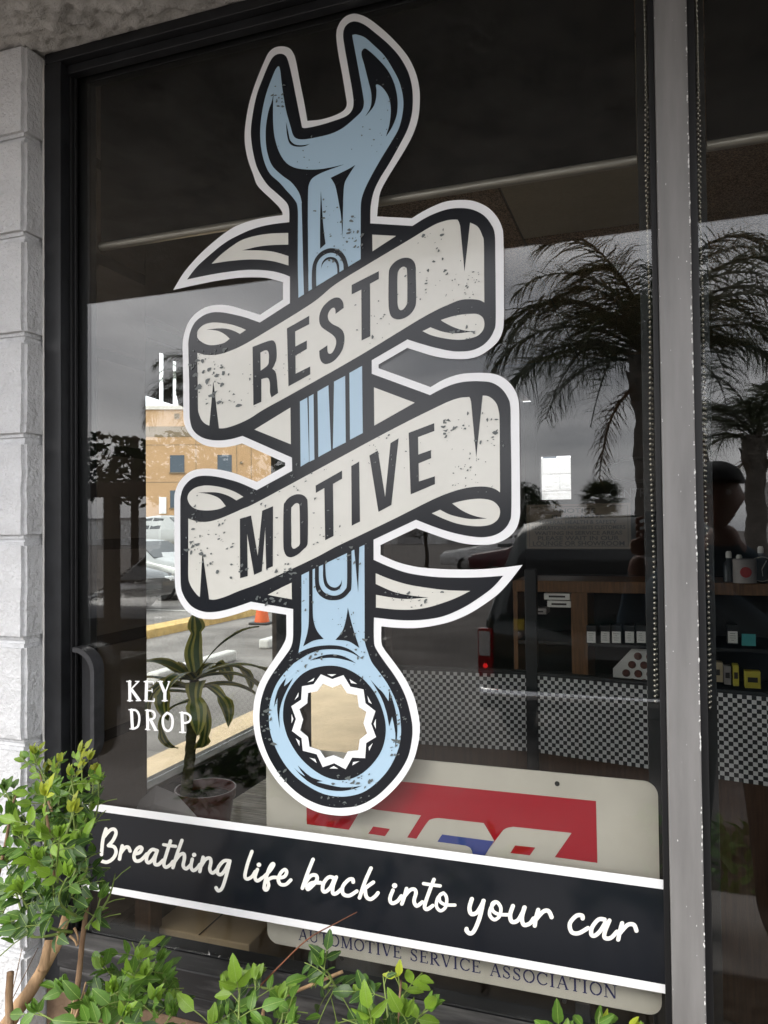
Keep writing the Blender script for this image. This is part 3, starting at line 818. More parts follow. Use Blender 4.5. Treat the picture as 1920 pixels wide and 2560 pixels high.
bo = at_y(213, 2100, 0.0)
BD = thing('tagline_band', 'black vinyl band with white edge stripes and cream script line across the lower glass', 'window decal', (-0.55, -0.001, 0.87))
BDO = Vector((-0.55, -0.001, 0.87))
xl, xr = at_y(205, 2100).x, 0.0063
zt, zt2, zb2, zb = 1.0485, 1.0335, 0.8868, 0.8728
def rect(x0, x1, z0, z1): return [(x0, z0), (x1, z0), (x1, z1), (x0, z1)]
cdt([rect(xl, xr, zb, zt)], Y0, 'band_field', MATS['vinyl_black'], BD, BDO)
cdt([rect(xl, xr - 0.0008, zt2, zt)], Y1, 'stripe', MATS['vinyl_white'], BD, BDO)
cdt([rect(xl, xr - 0.0008, zb, zb2)], Y1, 'stripe', MATS['vinyl_white'], BD, BDO)
wP, wQ, wR = 29, 31, 35
WORDS = {'script_word0': [
 ('P', wP, [(120, 105), (95, 190), (82, 318)]), ('P', wP, [(105, 170), (150, 118), (188, 108), (203, 142), (178, 200), (140, 243)]), ('P', wP, [(140, 243), (188, 255), (203, 300), (178, 350), (130, 380), (85, 372)]),
 ('P', wP, [(255, 245), (240, 310), (232, 355)]), ('P', wP, [(240, 310), (275, 262), (305, 257), (320, 288)]),
 ('P', wP, [(362, 312), (400, 300), (418, 268), (400, 255), (370, 280), (352, 330), (365, 368), (400, 368), (435, 340), (458, 312)]),
 ('P', wP, [(535, 282), (500, 277), (465, 318), (455, 365), (475, 385), (510, 355), (540, 300)]), ('P', wP, [(545, 285), (525, 350), (525, 395), (555, 400), (592, 365)]),
 ('P', wP, [(655, 205), (625, 300), (600, 390), (615, 422), (650, 405), (675, 375)]), ('P', wP - 3, [(597, 235), (650, 244), (698, 249)]),
 ('P', wP, [(750, 200), (710, 310), (675, 425)]), ('P', wP, [(690, 375), (730, 322), (765, 312), (770, 350), (760, 410), (785, 435), (822, 402)]),
 ('P', wP, [(835, 355), (825, 420), (845, 450), (880, 425), (897, 400)]), ('P', 37, [(850, 320)]),
 ('P', wP, [(925, 340), (905, 420), (898, 458)]), ('P', wP, [(910, 410), (945, 357), (980, 347), (990, 378), (980, 440), (1005, 470), (1046, 438)]),
 ('P', wP, [(1135, 368), (1095, 372), (1052, 422), (1045, 470), (1075, 482), (1110, 440), (1140, 378)]), ('P', wP, [(1147, 370), (1120, 480), (1085, 590), (1052, 617), (1032, 592)])],
 'script_word1': [('P', wP, [(1330, 292), (1295, 390), (1272, 490), (1290, 520), (1330, 500), (1357, 458)]), ('P', wP, [(1375, 440), (1355, 505), (1375, 535), (1415, 510)]), ('P', 38, [(1388, 402)]),
 ('P', wP, [(1428, 502), (1480, 450), (1510, 402), (1497, 396), (1470, 440), (1440, 540), (1432, 598), (1452, 610), (1468, 572), (1462, 530), (1500, 508), (1542, 508)]),
 ('P', wP, [(1545, 512), (1598, 500), (1618, 462), (1602, 442), (1570, 467), (1548, 520), (1565, 563), (1610, 565), (1652, 528)])],
 'script_word2': [('Q', wQ, [(310, 225), (260, 350), (222, 463)]), ('Q', wQ, [(235, 440), (285, 365), (332, 356), (343, 390), (312, 435), (270, 472), (262, 452), (300, 420), (372, 418)]),
 ('Q', wQ, [(480, 377), (440, 372), (397, 422), (390, 480), (415, 492), (455, 455), (487, 388)]), ('Q', wQ, [(502, 372), (475, 450), (475, 505), (505, 505), (548, 468)]),
 ('Q', wQ, [(643, 412), (636, 388), (600, 397), (555, 452), (560, 510), (610, 525), (672, 488)]),
 ('Q', wQ, [(790, 297), (740, 410), (695, 543)]), ('Q', wQ, [(712, 490), (760, 450), (810, 414)]), ('Q', wQ, [(740, 462), (750, 530), (785, 555), (825, 530), (848, 502)])],
 'script_word3': [('Q', wQ, [(972, 480), (947, 550), (965, 588), (1010, 570), (1042, 528)]), ('Q', 44, [(986, 442)]),
 ('Q', wQ, [(1085, 467), (1065, 540), (1046, 593)]), ('Q', wQ, [(1060, 540), (1110, 482), (1148, 472), (1163, 502), (1147, 570), (1170, 610), (1216, 578)]),
 ('Q', wQ, [(1312, 392), (1270, 500), (1235, 610), (1255, 638), (1302, 608)]), ('Q', wQ - 3, [(1226, 425), (1290, 435), (1363, 444)]),
 ('Q', wQ - 4, [(1390, 502), (1345, 542), (1332, 610), (1365, 650), (1408, 620), (1418, 550), (1395, 507), (1360, 522), (1362, 572), (1410, 600), (1486, 603)])],
 'script_word4': [('R', wR, [(100, 287), (80, 360), (95, 410), (140, 400), (180, 340), (198, 302)]), ('R', wR, [(196, 302), (165, 440), (120, 548), (85, 573), (57, 550), (56, 535)]),
 ('R', wR - 6, [(295, 312), (257, 360), (248, 420), (285, 458), (328, 430), (340, 360), (305, 312), (268, 328), (272, 382), (320, 413), (402, 418)]),
 ('R', wR, [(440, 345), (417, 420), (432, 475), (480, 465), (520, 400), (535, 357)]), ('R', wR, [(537, 357), (515, 440), (530, 500), (580, 490), (612, 448)]),
 ('R', wR, [(650, 377), (630, 450), (621, 508)]), ('R', wR, [(635, 452), (690, 392), (735, 387), (761, 438)])],
 'script_word5': [('R', wR, [(1018, 448), (1012, 424), (965, 427), (912, 490), (927, 560), (985, 570), (1062, 528)]),
 ('R', wR, [(1200, 457), (1150, 457), (1097, 520), (1090, 580), (1120, 590), (1165, 550), (1207, 482)]), ('R', wR, [(1240, 465), (1202, 560), (1202, 608), (1250, 610), (1302, 558)]),
 ('R', wR, [(1345, 487), (1325, 560), (1313, 623)]), ('R', wR, [(1325, 572), (1390, 502), (1443, 502), (1464, 550)])]}
for k, s in WORDS.items():
    strokes(s, 0.0, 'script_word', MATS['letter_cream'], BD, BDO, Y2)

KD = thing('key_drop_lettering', 'small white serif lettering reading key drop on the glass beside the pull', 'lettering', (-0.98, -0.001, 1.2))
KDO = Vector((-0.98, -0.001, 1.2))
KEY = [[('K', 58, [(185, 330), (190, 685)]), ('K', 22, [(130, 328), (212, 328)]), ('K', 22, [(145, 690), (238, 690)]), ('K', 28, [(350, 330), (200, 488)]), ('K', 58, [(232, 495), (358, 672)]), ('K', 18, [(292, 326), (365, 326)]), ('K', 20, [(308, 690), (395, 688)])],
 [('K', 58, [(505, 335), (495, 685)]), ('K', 24, [(460, 332), (628, 334)]), ('K', 20, [(630, 336), (634, 378)]), ('K', 20, [(510, 500), (605, 500)]), ('K', 18, [(608, 468), (610, 530)]), ('K', 24, [(462, 690), (645, 702)]), ('K', 22, [(650, 655), (646, 702)])],
 [('K', 58, [(762, 335), (835, 515)]), ('K', 26, [(932, 335), (866, 518)]), ('K', 58, [(850, 510), (848, 685)]), ('K', 22, [(716, 328), (805, 328)]), ('K', 20, [(908, 330), (945, 332)]), ('K', 24, [(800, 692), (895, 690)])],
 [('K', 56, [(218, 865), (238, 1210)]), ('K', 42, [(218, 866), (300, 872), (352, 935), (368, 1030), (345, 1165), (280, 1212), (235, 1214)]), ('K', 20, [(170, 860), (230, 860)]), ('K', 20, [(190, 1222), (260, 1222)])],
 [('K', 55, [(520, 875), (525, 1225)]), ('K', 40, [(520, 878), (608, 884), (658, 942), (642, 1018), (560, 1048)]), ('K', 56, [(585, 1062), (672, 1232)]), ('K', 20, [(480, 872), (560, 872)]), ('K', 20, [(480, 1228), (566, 1238)]), ('K', 20, [(650, 1246), (714, 1250)])],
 [('K', 46, [(892, 920), (828, 985), (808, 1080), (834, 1205), (902, 1262), (972, 1212), (996, 1080), (966, 965), (892, 920)])],
 [('K', 55, [(1172, 918), (1186, 1280)]), ('K', 40, [(1172, 922), (1260, 930), (1330, 990), (1316, 1070), (1250, 1108), (1190, 1106)]), ('K', 20, [(1126, 914), (1200, 914)]), ('K', 24, [(1128, 1284), (1236, 1290)])]]
for s in KEY:
    strokes(s, 0.0, 'letter', MATS['sticker_white'], KD, KDO, Y0)
# ================================================================== inside the shop
mat('shade_cloth', (0.006, 0.006, 0.0065), 0.9, 0.1)
mat('rail_metal', (0.42, 0.38, 0.33), 0.35, 0.5, metal=0.6)
mat('bead_metal', (0.62, 0.58, 0.50), 0.22, 0.5, metal=0.9)
mat('sign_cream', (0.58, 0.525, 0.45), 0.42, 0.4, var=0.05, vscale=9)
mat('sign_red', (0.40, 0.002, 0.015), 0.4, 0.4)
mat('sign_blue', (0.045, 0.065, 0.27), 0.4, 0.4)
mat('sign_navy', (0.02, 0.023, 0.11), 0.5, 0.3)
mat('hole_dark', (0.01, 0.01, 0.01), 0.9)
mat('bench_wood', (0.34, 0.29, 0.23), 0.75, 0.3, var=0.4, vscale=4, col2=(0.55, 0.50, 0.42), detail=8, stretch=(2.2, 34, 20), bump=0.3, bscale=30, bdist=0.003)
mat('wood_oak', (0.13, 0.06, 0.022), 0.5, 0.4, var=0.3, vscale=5, detail=6, stretch=(22, 22, 2.0))
mat('wood_dark', (0.055, 0.027, 0.014), 0.5, 0.4, var=0.3, vscale=5, detail=6, stretch=(26, 26, 1.6))
mat('cabinet_black', (0.008, 0.008, 0.009), 0.6)
mat('paper_white', (0.72, 0.70, 0.66), 0.8, 0.2)
mat('paper_grey', (0.30, 0.27, 0.26), 0.7, 0.3, var=0.15, vscale=9)
mat('paper_tan', (0.45, 0.37, 0.24), 0.8, 0.2)
mat('notice_board', (0.17, 0.13, 0.10), 0.7, 0.2)
mat('print_dark', (0.03, 0.025, 0.022), 0.8)
mat('pot_red', (0.085, 0.012, 0.012), 0.35, 0.5)
mat('potting_soil', (0.02, 0.014, 0.011), 0.95, 0.1, var=0.7, vscale=90, col2=(0.12, 0.10, 0.09), ramp=(0.55, 0.75), bump=1, bscale=120, bdist=0.01)
mat('cane_bark', (0.085, 0.075, 0.035), 0.8, 0.2, var=0.35, vscale=40, stretch=(1, 1, 3.5), bump=0.6, bscale=60, bdist=0.004)
mat('dracaena_green', (0.06, 0.10, 0.022), 0.4, 0.45, var=0.3, vscale=18, trans=0.22)
mat('dracaena_yellow', (0.36, 0.33, 0.08), 0.42, 0.45, var=0.25, vscale=16, trans=0.25)
mat('label_cyan', (0.06, 0.33, 0.33), 0.7)
mat('box_yellow', (0.55, 0.47, 0.05), 0.6)
mat('red_ink', (0.35, 0.03, 0.03), 0.6)
mat('badge_brown', (0.10, 0.03, 0.02), 0.5, var=0.5, vscale=60)
mat('bottle_dark', (0.03, 0.03, 0.035), 0.35)
checker_mat('checker_vinyl', (0.012, 0.012, 0.012), (0.60, 0.575, 0.56), 0.01395)

# roller blinds -----------------------------------------------------------
def blind(x0, x1, zr, label):
    t = thing('roller_blind', label, 'blind', ((x0 + x1) / 2, 0.042, zr))
    w = (x1 - x0) / 2
    b = MB(); n = 40
    for k in range(n):      # a cloth that hangs with a slight wave
        xa, xb = -w + 2 * w * k / n, -w + 2 * w * (k + 1) / n
        ya, yb = 0.002 * math.sin(k * 0.7), 0.002 * math.sin((k + 1) * 0.7)
        b.poly([(xa, ya, 0.008), (xb, yb, 0.008), (xb, yb, 0.52), (xa, ya, 0.52)])
    b.build('cloth', MATS['shade_cloth'], t, fixn=False)
    b = MB(); b.tube([(-w, 0, 0), (w, 0, 0)], 0.0085, 12); b.build('bottom_rail', MATS['rail_metal'], t, smooth=False, auto=40)
    b = MB(); b.tube([(-w, 0.02, 0.545), (w, 0.02, 0.545)], 0.022, 12); b.build('roller', MATS['shade_cloth'], t, auto=40)
    return t
blind(-1.1065, -0.0215, 2.208, 'black roller blind with pale bottom rail behind the pane with the wrench decal')
blind(0.0855, 1.19, 2.212, 'black roller blind with pale bottom rail right of the grey mullion')
def chain(px0, py0, px1, py1, label, loopw):
    top, bot = at_y(px0, py0, 0.022), at_y(px1, py1, 0.022)
    t = tag(MB_chain(top, bot, loopw), label, 'blind chain')
def MB_chain(top, bot, lw):
    b = MB()
    L = (top - bot).length; n = int(L / 0.0082)
    for side in (-1, 1):
        for k in range(n + 1):
            f = k / n
            p = bot.lerp(top, f)
            wv = 0.0012 * math.sin(f * 17 + side)
            p = p + Vector((side * lw * min(1, (f * 40) ** 0.5) + wv, side * 0.004, 0)) - bot
            b.ball(p, 0.0029 if side < 0 else 0.0024, 6, 4)
    o = b.build('bead_chain', MATS['bead_metal'], None, smooth=True)
    o.location = bot
    return o
chain(1609, -120, 1641, 1752, 'metal bead chain hanging left of the grey mullion, behind the pane with the wrench decal', 0.0007)
chain(1738, -120, 1775, 1768, 'metal bead chain hanging right of the grey mullion', 0.0008)

# association sign ---------------------------------------------------------
SY = 0.034
sg = thing('association_sign', 'cream metal sign with red and blue block logo, standing behind the glass under the wrench', 'sign', (-0.36, SY, 0.80))
SGO = Vector((-0.36, SY, 0.80))
x0, x1, z0, z1, rr = -0.7155, -0.0065, 0.815, 1.188, 0.022
def rrect(x0, x1, z0, z1, r, n=6):
    c = []
    for cx, cz, a0 in ((x1 - r, z1 - r, 0), (x0 + r, z1 - r, 90), (x0 + r, z0 + r, 180), (x1 - r, z0 + r, 270)):
        for k in range(n + 1):
            a = rad(a0 + 90 * k / n); c.append((cx + r * math.cos(a), cz + r * math.sin(a)))
    return c
b = MB(); b.prism([(p[0] - SGO.x, p[1] - SGO.z) for p in rrect(x0, x1, z0, z1, rr)], 0.0, 0.003)
b.build('plate', MATS['sign_cream'], sg)
for x_ in (-0.60, -0.13):
    b = MB(); b.box(x_ - 0.012 - SGO.x, x_ + 0.012 - SGO.x, -0.004, 0.008, 0.7855 - SGO.z, 0.8145 - SGO.z); b.build('foot', MATS['cabinet_black'], sg)
def sshape(s, dy, name, m): return cdt([shape(s, SY)], SY - dy, name, m, sg, SGO)
sshape("L 345,192! M 1078,283! 1088,710! L 352,553!", 0.0006, 'logo_field', MATS['sign_red'])
sshape("L 640,597! 740,430! 830,453! 1142,492! 1017,690! 990,740! 560,690!", 0.0010, 'logo_letter', MATS['sign_cream'])
sshape("L 1082,697! 1180,547 1215,518 1262,510! 1575,545! 1648,667! 1580,780! 1050,740!", 0.0010, 'logo_letter', MATS['sign_cream'])
sshape("M 300,672! 415,512 455,472 508,460! 910,503! 788,678! 760,740! 290,700!", 0.0010, 'logo_letter', MATS['sign_cream'])
sshape("L 812,568! 928,585! 893,635! 778,618!", 0.0014, 'logo_counter', MATS['sign_red'])
sshape("M 520,588! 660,603! 622,657! 487,641!", 0.0014, 'logo_counter', MATS['sign_red'])
sshape("L 1288,623! 1645,670! 1572,785! 1500,775! 1496,745 1480,715 1450,700! 1255,673!", 0.0014, 'logo_stripe', MATS['sign_blue'])
for px, py in ((1393, 1959), (855, 2396), (1410, 2502)):
    c = at_y(px, py, SY); b = MB()
    b.poly([(c.x - SGO.x + 0.0042 * math.cos(6.283 * k / 16), -0.0008, c.z - SGO.z + 0.0042 * math.sin(6.283 * k / 16)) for k in range(16)])
    b.build('screw_hole', MATS['hole_dark'], sg, fixn=False)
# serif capitals: glyph strokes on a 1-high grid, (width, thick?) strokes
def arc(cx, cy, rx, ry, a0, a1, n=14): return [(cx + rx * math.cos(rad(a0 + (a1 - a0) * k / n)), cy + ry * math.sin(rad(a0 + (a1 - a0) * k / n))) for k in range(n + 1)]
TK, TN = 0.155, 0.07
GL = {
 'A': (0.78, [(TN, [(0.08, 0), (0.37, 1)]), (TK, [(0.39, 1), (0.68, 0)]), (TN, [(0.19, 0.36), (0.55, 0.36)]), (TN, [(0, 0), (0.2, 0)]), (TN, [(0.56, 0), (0.79, 0)])]),
 'U': (0.80, [(TK, [(0.15, 1), (0.15, 0.34)]), (TN * 1.4, arc(0.4, 0.3, 0.25, 0.28, 180, 360)), (TN, [(0.65, 0.3), (0.65, 1)]), (TN, [(0.02, 1), (0.28, 1)]), (TN, [(0.54, 1), (0.76, 1)])]),
 'T': (0.70, [(TK, [(0.35, 0), (0.35, 1)]), (TN, [(0.02, 0.98), (0.68, 0.98)]), (TN, [(0.02, 1), (0.02, 0.8)]), (TN, [(0.68, 1), (0.68, 0.8)]), (TN, [(0.22, 0), (0.48, 0)])]),
 'O': (0.84, [(TK * 0.8, arc(0.42, 0.5, 0.35, 0.49, 100, 260)), (TK * 0.8, arc(0.42, 0.5, 0.35, 0.49, -80, 80)), (TN, arc(0.42, 0.5, 0.35, 0.49, 75, 105)), (TN, arc(0.42, 0.5, 0.35, 0.49, 255, 285))]),
 'M': (0.98, [(TN, [(0.14, 0), (0.16, 1)]), (TK, [(0.17, 1), (0.46, 0.02)]), (TN, [(0.47, 0), (0.78, 1)]), (TK, [(0.82, 1), (0.84, 0)]), (TN, [(0.02, 0), (0.26, 0)]), (TN, [(0.7, 0), (0.96, 0)]), (TN, [(0.05, 1), (0.18, 1)]), (TN, [(0.8, 1), (0.93, 1)])]),
 'I': (0.40, [(TK, [(0.2, 0), (0.2, 1)]), (TN, [(0.06, 0), (0.34, 0)]), (TN, [(0.06, 1), (0.34, 1)])]),
 'V': (0.76, [(TK, [(0.1, 1), (0.38, 0)]), (TN, [(0.4, 0), (0.66, 1)]), (TN, [(0, 1), (0.24, 1)]), (TN, [(0.54, 1), (0.77, 1)])]),
 'E': (0.68, [(TK, [(0.16, 0), (0.16, 1)]), (TN, [(0.03, 0.98), (0.58, 0.98)]), (TN, [(0.58, 1), (0.58, 0.82)]), (TN, [(0.16, 0.53), (0.46, 0.53)]), (TN, [(0.46, 0.42), (0.46, 0.64)]), (TN, [(0.03, 0.02), (0.6, 0.02)]), (TN, [(0.62, 0.2), (0.6, 0)])]),
 'S': (0.62, [(TN * 1.3, arc(0.3, 0.76, 0.2, 0.22, 20, 180)), (TK, [(0.11, 0.74), (0.2, 0.58), (0.4, 0.46), (0.49, 0.3)]), (TN * 1.3, arc(0.29, 0.26, 0.22, 0.25, 0, -160)), (TN, [(0.5, 0.98), (0.5, 0.74)]), (TN, [(0.07, 0.02), (0.07, 0.28)])]),
 'R': (0.76, [(TK, [(0.16, 0), (0.16, 1)]), (TN, [(0.03, 0), (0.3, 0)]), (TN, [(0.03, 0.98), (0.32, 0.98)]), (TK * 0.8, arc(0.32, 0.74, 0.21, 0.23, -85, 85)), (TN, [(0.16, 0.5), (0.34, 0.5)]), (TK, [(0.34, 0.48), (0.66, 0.02)]), (TN, [(0.62, 0), (0.76, 0)])]),
 'C': (0.78, [(TK * 0.8, arc(0.44, 0.5, 0.36, 0.49, 110, 250)), (TN * 1.3, arc(0.44, 0.5, 0.34, 0.48, 35, 112)), (TN * 1.3, arc(0.44, 0.5, 0.34, 0.48, 248, 325)), (TN, [(0.72, 0.98), (0.72, 0.72)])]),
 'N': (0.86, [(TN, [(0.14, 0), (0.14, 1)]), (TK, [(0.14, 1), (0.7, 0.02)]), (TN, [(0.72, 0), (0.72, 1)]), (TN, [(0.02, 0), (0.26, 0)]), (TN, [(0, 1), (0.16, 1)]), (TN, [(0.6, 1), (0.84, 1)])]),
}
def serif_line(text, xa, xb, zb_, h, yy, parent, origin, m):
    adv = sum((GL[c][0] + 0.10 if c != ' ' else 0.55) for c in text) - 0.10
    sx = (xb - xa) / adv
    x = xa
    for c in text:
        if c == ' ': x += 0.55 * sx; continue
        w, sl = GL[c]; loops = []
        for tw, pts in sl:
            P2 = [(x + p[0] * sx, zb_ + p[1] * h) for p in pts]
            hw = tw * h * 0.5
            n = len(P2)
            for i in range(n - 1):
                (ax, az), (bx, bz) = P2[i], P2[i + 1]
                ll = math.hypot(bx - ax, bz - az) or 1
                ux, uz = (bx - ax) / ll * hw * 0.25, (bz - az) / ll * hw * 0.25
                nx_, nz_ = -(bz - az) / ll * hw, (bx - ax) / ll * hw
                loops.append([(ax - ux + nx_, az - uz + nz_), (ax - ux - nx_, az - uz - nz_), (bx + ux - nx_, bz + uz - nz_), (bx + ux + nx_, bz + uz + nz_)])
        cdt(loops, yy, 'letter', m, parent, origin, union=True)
        x += (w + 0.10) * sx
ta, tb_ = at_y(747, 2349, SY), at_y(1543, 2496, SY)
serif_line('AUTOMOTIVE SERVICE ASSOCIATION', ta.x, tb_.x, (ta.z + tb_.z) / 2, 0.0205, SY - 0.0006, sg, SGO, MATS['sign_navy'])

# window bench, plant, paper ------------------------------------------------
bn = thing('window_bench', 'weathered grey plank bench standing inside under the side window', 'bench', (-0.90, 0.42, 0.02))
for k in range(6):
    b = MB(); b.box(-0.175 if k < 2 else -0.205, 0.29, -0.335 + k * 0.135, -0.335 + k * 0.135 + 0.130, 0.828, 0.848)
    b.build('plank', MATS['bench_wood'], bn, bevel=0.002)
for x, y in ((-0.15, -0.30), (0.26, -0.30), (-0.15, 0.31), (0.26, 0.31)):
    b = MB(); b.box(x - 0.02, x + 0.02, y - 0.02, y + 0.02, 0.0, 0.828); b.build('leg', MATS['wood_dark'], bn)
PX, PY, PZ = -1.015, 0.29, 0.868
pt = thing('potted_dracaena', 'dracaena with striped drooping leaves in a dark red plastic pot', 'potted plant', (PX, PY, PZ))
b = MB(); b.lathe((0, 0, 0), [(0.050, 0), (0.066, 0.105), (0.070, 0.106), (0.0715, 0.128), (0.0685, 0.128), (0.064, 0.108)], 28, caps=False)
b.poly([(0.050 * math.cos(6.283 * k / 28), 0.050 * math.sin(6.283 * k / 28), 0.0) for k in range(28)])
b.build('pot', MATS['pot_red'], pt, auto=40)
b = MB(); b.lathe((0, 0, 0), [(0.066, 0.104), (0.04, 0.112), (0.015, 0.114)], 24)
b.build('soil', MATS['potting_soil'], pt, smooth=True)
st0, st1 = at_y(462, 1995, PY), at_y(489, 1700, PY)
pts = []
for k in range(22):
    f = k / 21; p = st0.lerp(st1, f); p.z += 0.0
    pts.append(p - Vector((PX, PY, PZ)) + Vector((0.004 * math.sin(f * 5), 0, 0)))
b = MB(); b.tube(pts, [0.0135 + 0.0018 * (k % 2) - 0.004 * k / 21 for k in range(22)], 12)
b.build('cane', MATS['cane_bark'], pt, smooth=True)
crown = pts[-1]
def strap_leaf(L, W, droop, up, seed, tw):
    """arching strap leaf along +x: green with yellow margins"""
    rng = random.Random(seed); b = MB(); n = 14
    rows = []
    x = z = 0.0; ang = up
    for i in range(n + 1):
        f = i / n
        w = W * (0.45 + 0.55 * math.sin(math.pi * min(1, f * 1.25 + 0.12)) if f < 0.7 else 1.0 * math.cos((f - 0.7) / 0.3 * math.pi / 2) ** 0.8) if f < 1 else 0.0006
        tws = tw * f
        row = []
        for s_ in (-1, -0.62, -0.30, 0.0, 0.30, 0.62, 1):
            cup = 0.22 * w * abs(s_)
            yy = s_ * w * math.cos(tws); zz = cup + s_ * w * math.sin(tws)
            row.append(b.vert((x - zz * math.sin(ang), yy + 0.003 * math.sin(f * 9 + seed), z + zz * math.cos(ang) + 0.002 * math.sin(8 * f + 3 * s_ + seed))))
        rows.append(row)
        x += L / n * math.cos(ang); z += L / n * math.sin(ang)
        ang -= droop / n * (0.4 + 1.5 * f)
    for i in range(n):
        for j in range(6):
            b.face((rows[i][j], rows[i][j + 1], rows[i + 1][j + 1], rows[i + 1][j]), 1 if j in (0, 5, 3) else 0)
    return b.mesh('leaf', [MATS['dracaena_green'], MATS['dracaena_yellow']], smooth=True, fixn=False)
DL = [(0.215, 0.015, 0.9, 0.25, 180, -0.02), (0.21, 0.014, 1.2, 0.40, 168, 0), (0.20, 0.013, 1.6, 0.1, 200, -0.03), (0.17, 0.015, 1.9, 0.2, 215, -0.02), (0.14, 0.016, 2.6, 0.3, 240, 0),
      (0.17, 0.017, 2.9, 0.5, 275, 0.005), (0.18, 0.017, 2.3, 0.35, 305, -0.01), (0.165, 0.015, 1.9, 0.35, 330, -0.02), (0.185, 0.015, 1.2, 0.35, 352, 0), (0.20, 0.014, 1.5, 0.5, 10, 0), (0.19, 0.014, 1.9, 0.2, 25, -0.02),
      (0.13, 0.016, 0.5, 1.3, 120, 0.01), (0.16, 0.012, 0.9, 1.0, 20, 0.01), (0.16, 0.015, 2.2, 0.5, 60, 0), (0.18, 0.015, 1.7, 0.4, 95, 0), (0.17, 0.015, 1.6, 0.4, 135, 0), (0.15, 0.014, 3.2, -0.2, 318, -0.04), (0.15, 0.014, 3.0, -0.2, 190, -0.05)]
for i, (L, Wd, dr, up, az, dz) in enumerate(DL):
    o = link('leaf', strap_leaf(L * 1.22, Wd * 1.35, dr, up, i, random.Random(i).uniform(-0.6, 0.6)), pt)
    o.location = crown + Vector((0.006 * math.cos(rad(az)), 0.006 * math.sin(rad(az)), dz))
    o.rotation_euler = (0, 0, rad(az))
bx = thing('cardboard_box', 'tall tan cardboard box standing on the floor under the plank bench', 'box', (-0.93, 0.235, 0.02))
mat('cardboard', (0.45, 0.33, 0.20), 0.85, 0.2, var=0.08, vscale=8)
b = MB(); b.box(-0.12, 0.12, -0.105, 0.105, 0.0, 0.725); b.build('carton', MATS['cardboard'], bx, bevel=0.003)
b = MB(); b.box(-0.0012, 0.0012, -0.1052, 0.1052, 0.7252, 0.7262); b.build('lid_seam', MATS['print_dark'], bx)
b = MB(); b.box(-0.1202, 0.1202, 0.03, 0.032, 0.7252, 0.7260); b.build('tape_edge', MATS['paper_tan'], bx)
pp = thing('folded_paper', 'grey sheet of folded paper propped in front of the red pot', 'paper', (-1.02, 0.165, 0.868))
b = MB()
Q = [at_y(300, 2045, 0.165), at_y(390, 1964, 0.18), at_y(440, 1985, 0.165), at_y(492, 2042, 0.15), at_y(470, 2075, 0.145), at_y(300, 2085, 0.15), at_y(385, 2010, 0.150)]
Q = [q - Vector((-1.02, 0.165, 0.868)) for q in Q]
for q in Q: b.vert(q)
for k in range(7): b.vert(Vector(Q[k]) + Vector((0, 0.0012, 0)))
for t3 in ((0, 1, 6), (1, 2, 6), (2, 3, 6), (3, 4, 6), (4, 5, 6), (5, 0, 6)):
    b.face(t3); b.face([i + 7 for i in reversed(t3)])
for i in range(6): b.face((i, (i + 1) % 6, (i + 1) % 6 + 7, i + 7))
b.build('sheet', MATS['paper_grey'], pp)

# side window and glass door in the street-side wall ------------------------
sw = thing('side_window', 'black framed side window looking out to the pavement and tan building', 'window', (-1.30, 0.80, 0.25))
def sbox(name, y0, y1, z0, z1, x0=-1.325, x1=-1.275, m='frame_black', par=sw, org=(-1.30, 0.80, 0.25), bev=0.002):
    b = MB(); b.box(x0 - org[0], x1 - org[0], y0 - org[1], y1 - org[1], z0 - org[2], z1 - org[2]); return b.build(name, MATS[m], par, bevel=bev)
sbox('jamb', 0.252, 0.285, 0.252, 2.158); sbox('jamb', 1.245, 1.278, 0.252, 2.158)
sbox('head', 0.286, 1.244, 2.12, 2.158); sbox('lower_panel', 0.286, 1.244, 0.252, 0.864); sbox('transom', 0.286, 1.244, 0.865, 0.920, -1.33, -1.255)
mat('worn_strip', (0.13, 0.115, 0.10), 0.6, 0.4, var=0.3, vscale=10)
sbox('transom_cap', 0.286, 1.244, 0.9205, 0.930, -1.325, -1.262, 'worn_strip')
sbox('glass_pane', 0.2855, 1.2445, 0.9305, 2.1195, -1.302, -1.298, 'clear_glass', bev=0)
sdr = thing('side_door', 'glazed black side door beyond the side window', 'door', (-1.30, 1.81, 0.06))
O2 = (-1.30, 1.81, 0.06)
sbox('stile', 1.362, 1.40, 0.062, 2.158, par=sdr, org=O2); sbox('stile', 2.20, 2.298, 0.062, 2.158, par=sdr, org=O2)
sbox('rail', 1.401, 2.199, 2.10, 2.158, par=sdr, org=O2); sbox('rail', 1.401, 2.199, 0.062, 0.16, par=sdr, org=O2)
sbox('glass_pane', 1.4005, 2.1995, 0.1605, 2.0995, -1.302, -1.298, 'clear_glass', par=sdr, org=O2, bev=0)
# backs of the dark letters across the top of the side window
sl = thing('side_window_letters', 'backs of large dark capital letters stuck on the side window top', 'lettering', (-1.296, 0.6, 1.9))
SLO = Vector((-1.296, 0.6, 1.9))
def yz(px, py):
    q = at_x(px, py, -1.296); return (q.y, q.z)
def letter_yz(pts):
    q = [yz(*p) for p in pts]; b = MB()
    b.poly([(0, p[0] - SLO.y, p[1] - SLO.z) for p in q]); b.poly([(0.0006, p[0] - SLO.y, p[1] - SLO.z) for p in reversed(q)])
    b.build('letter', MATS['print_dark'], sl, fixn=False)
letter_yz([(340, 842), (398, 862), (398, 1000), (340, 982)]); letter_yz([(398, 862), (432, 873), (432, 900), (408, 892), (408, 885), (398, 882)])
letter_yz([(408, 892), (432, 900), (432, 1012), (408, 1004)]); letter_yz([(432, 873), (462, 884), (462, 1022), (446, 1010), (440, 985), (440, 905), (432, 902)])
letter_yz([(470, 886), (520, 903), (520, 930), (492, 922), (492, 1040), (470, 1030)])

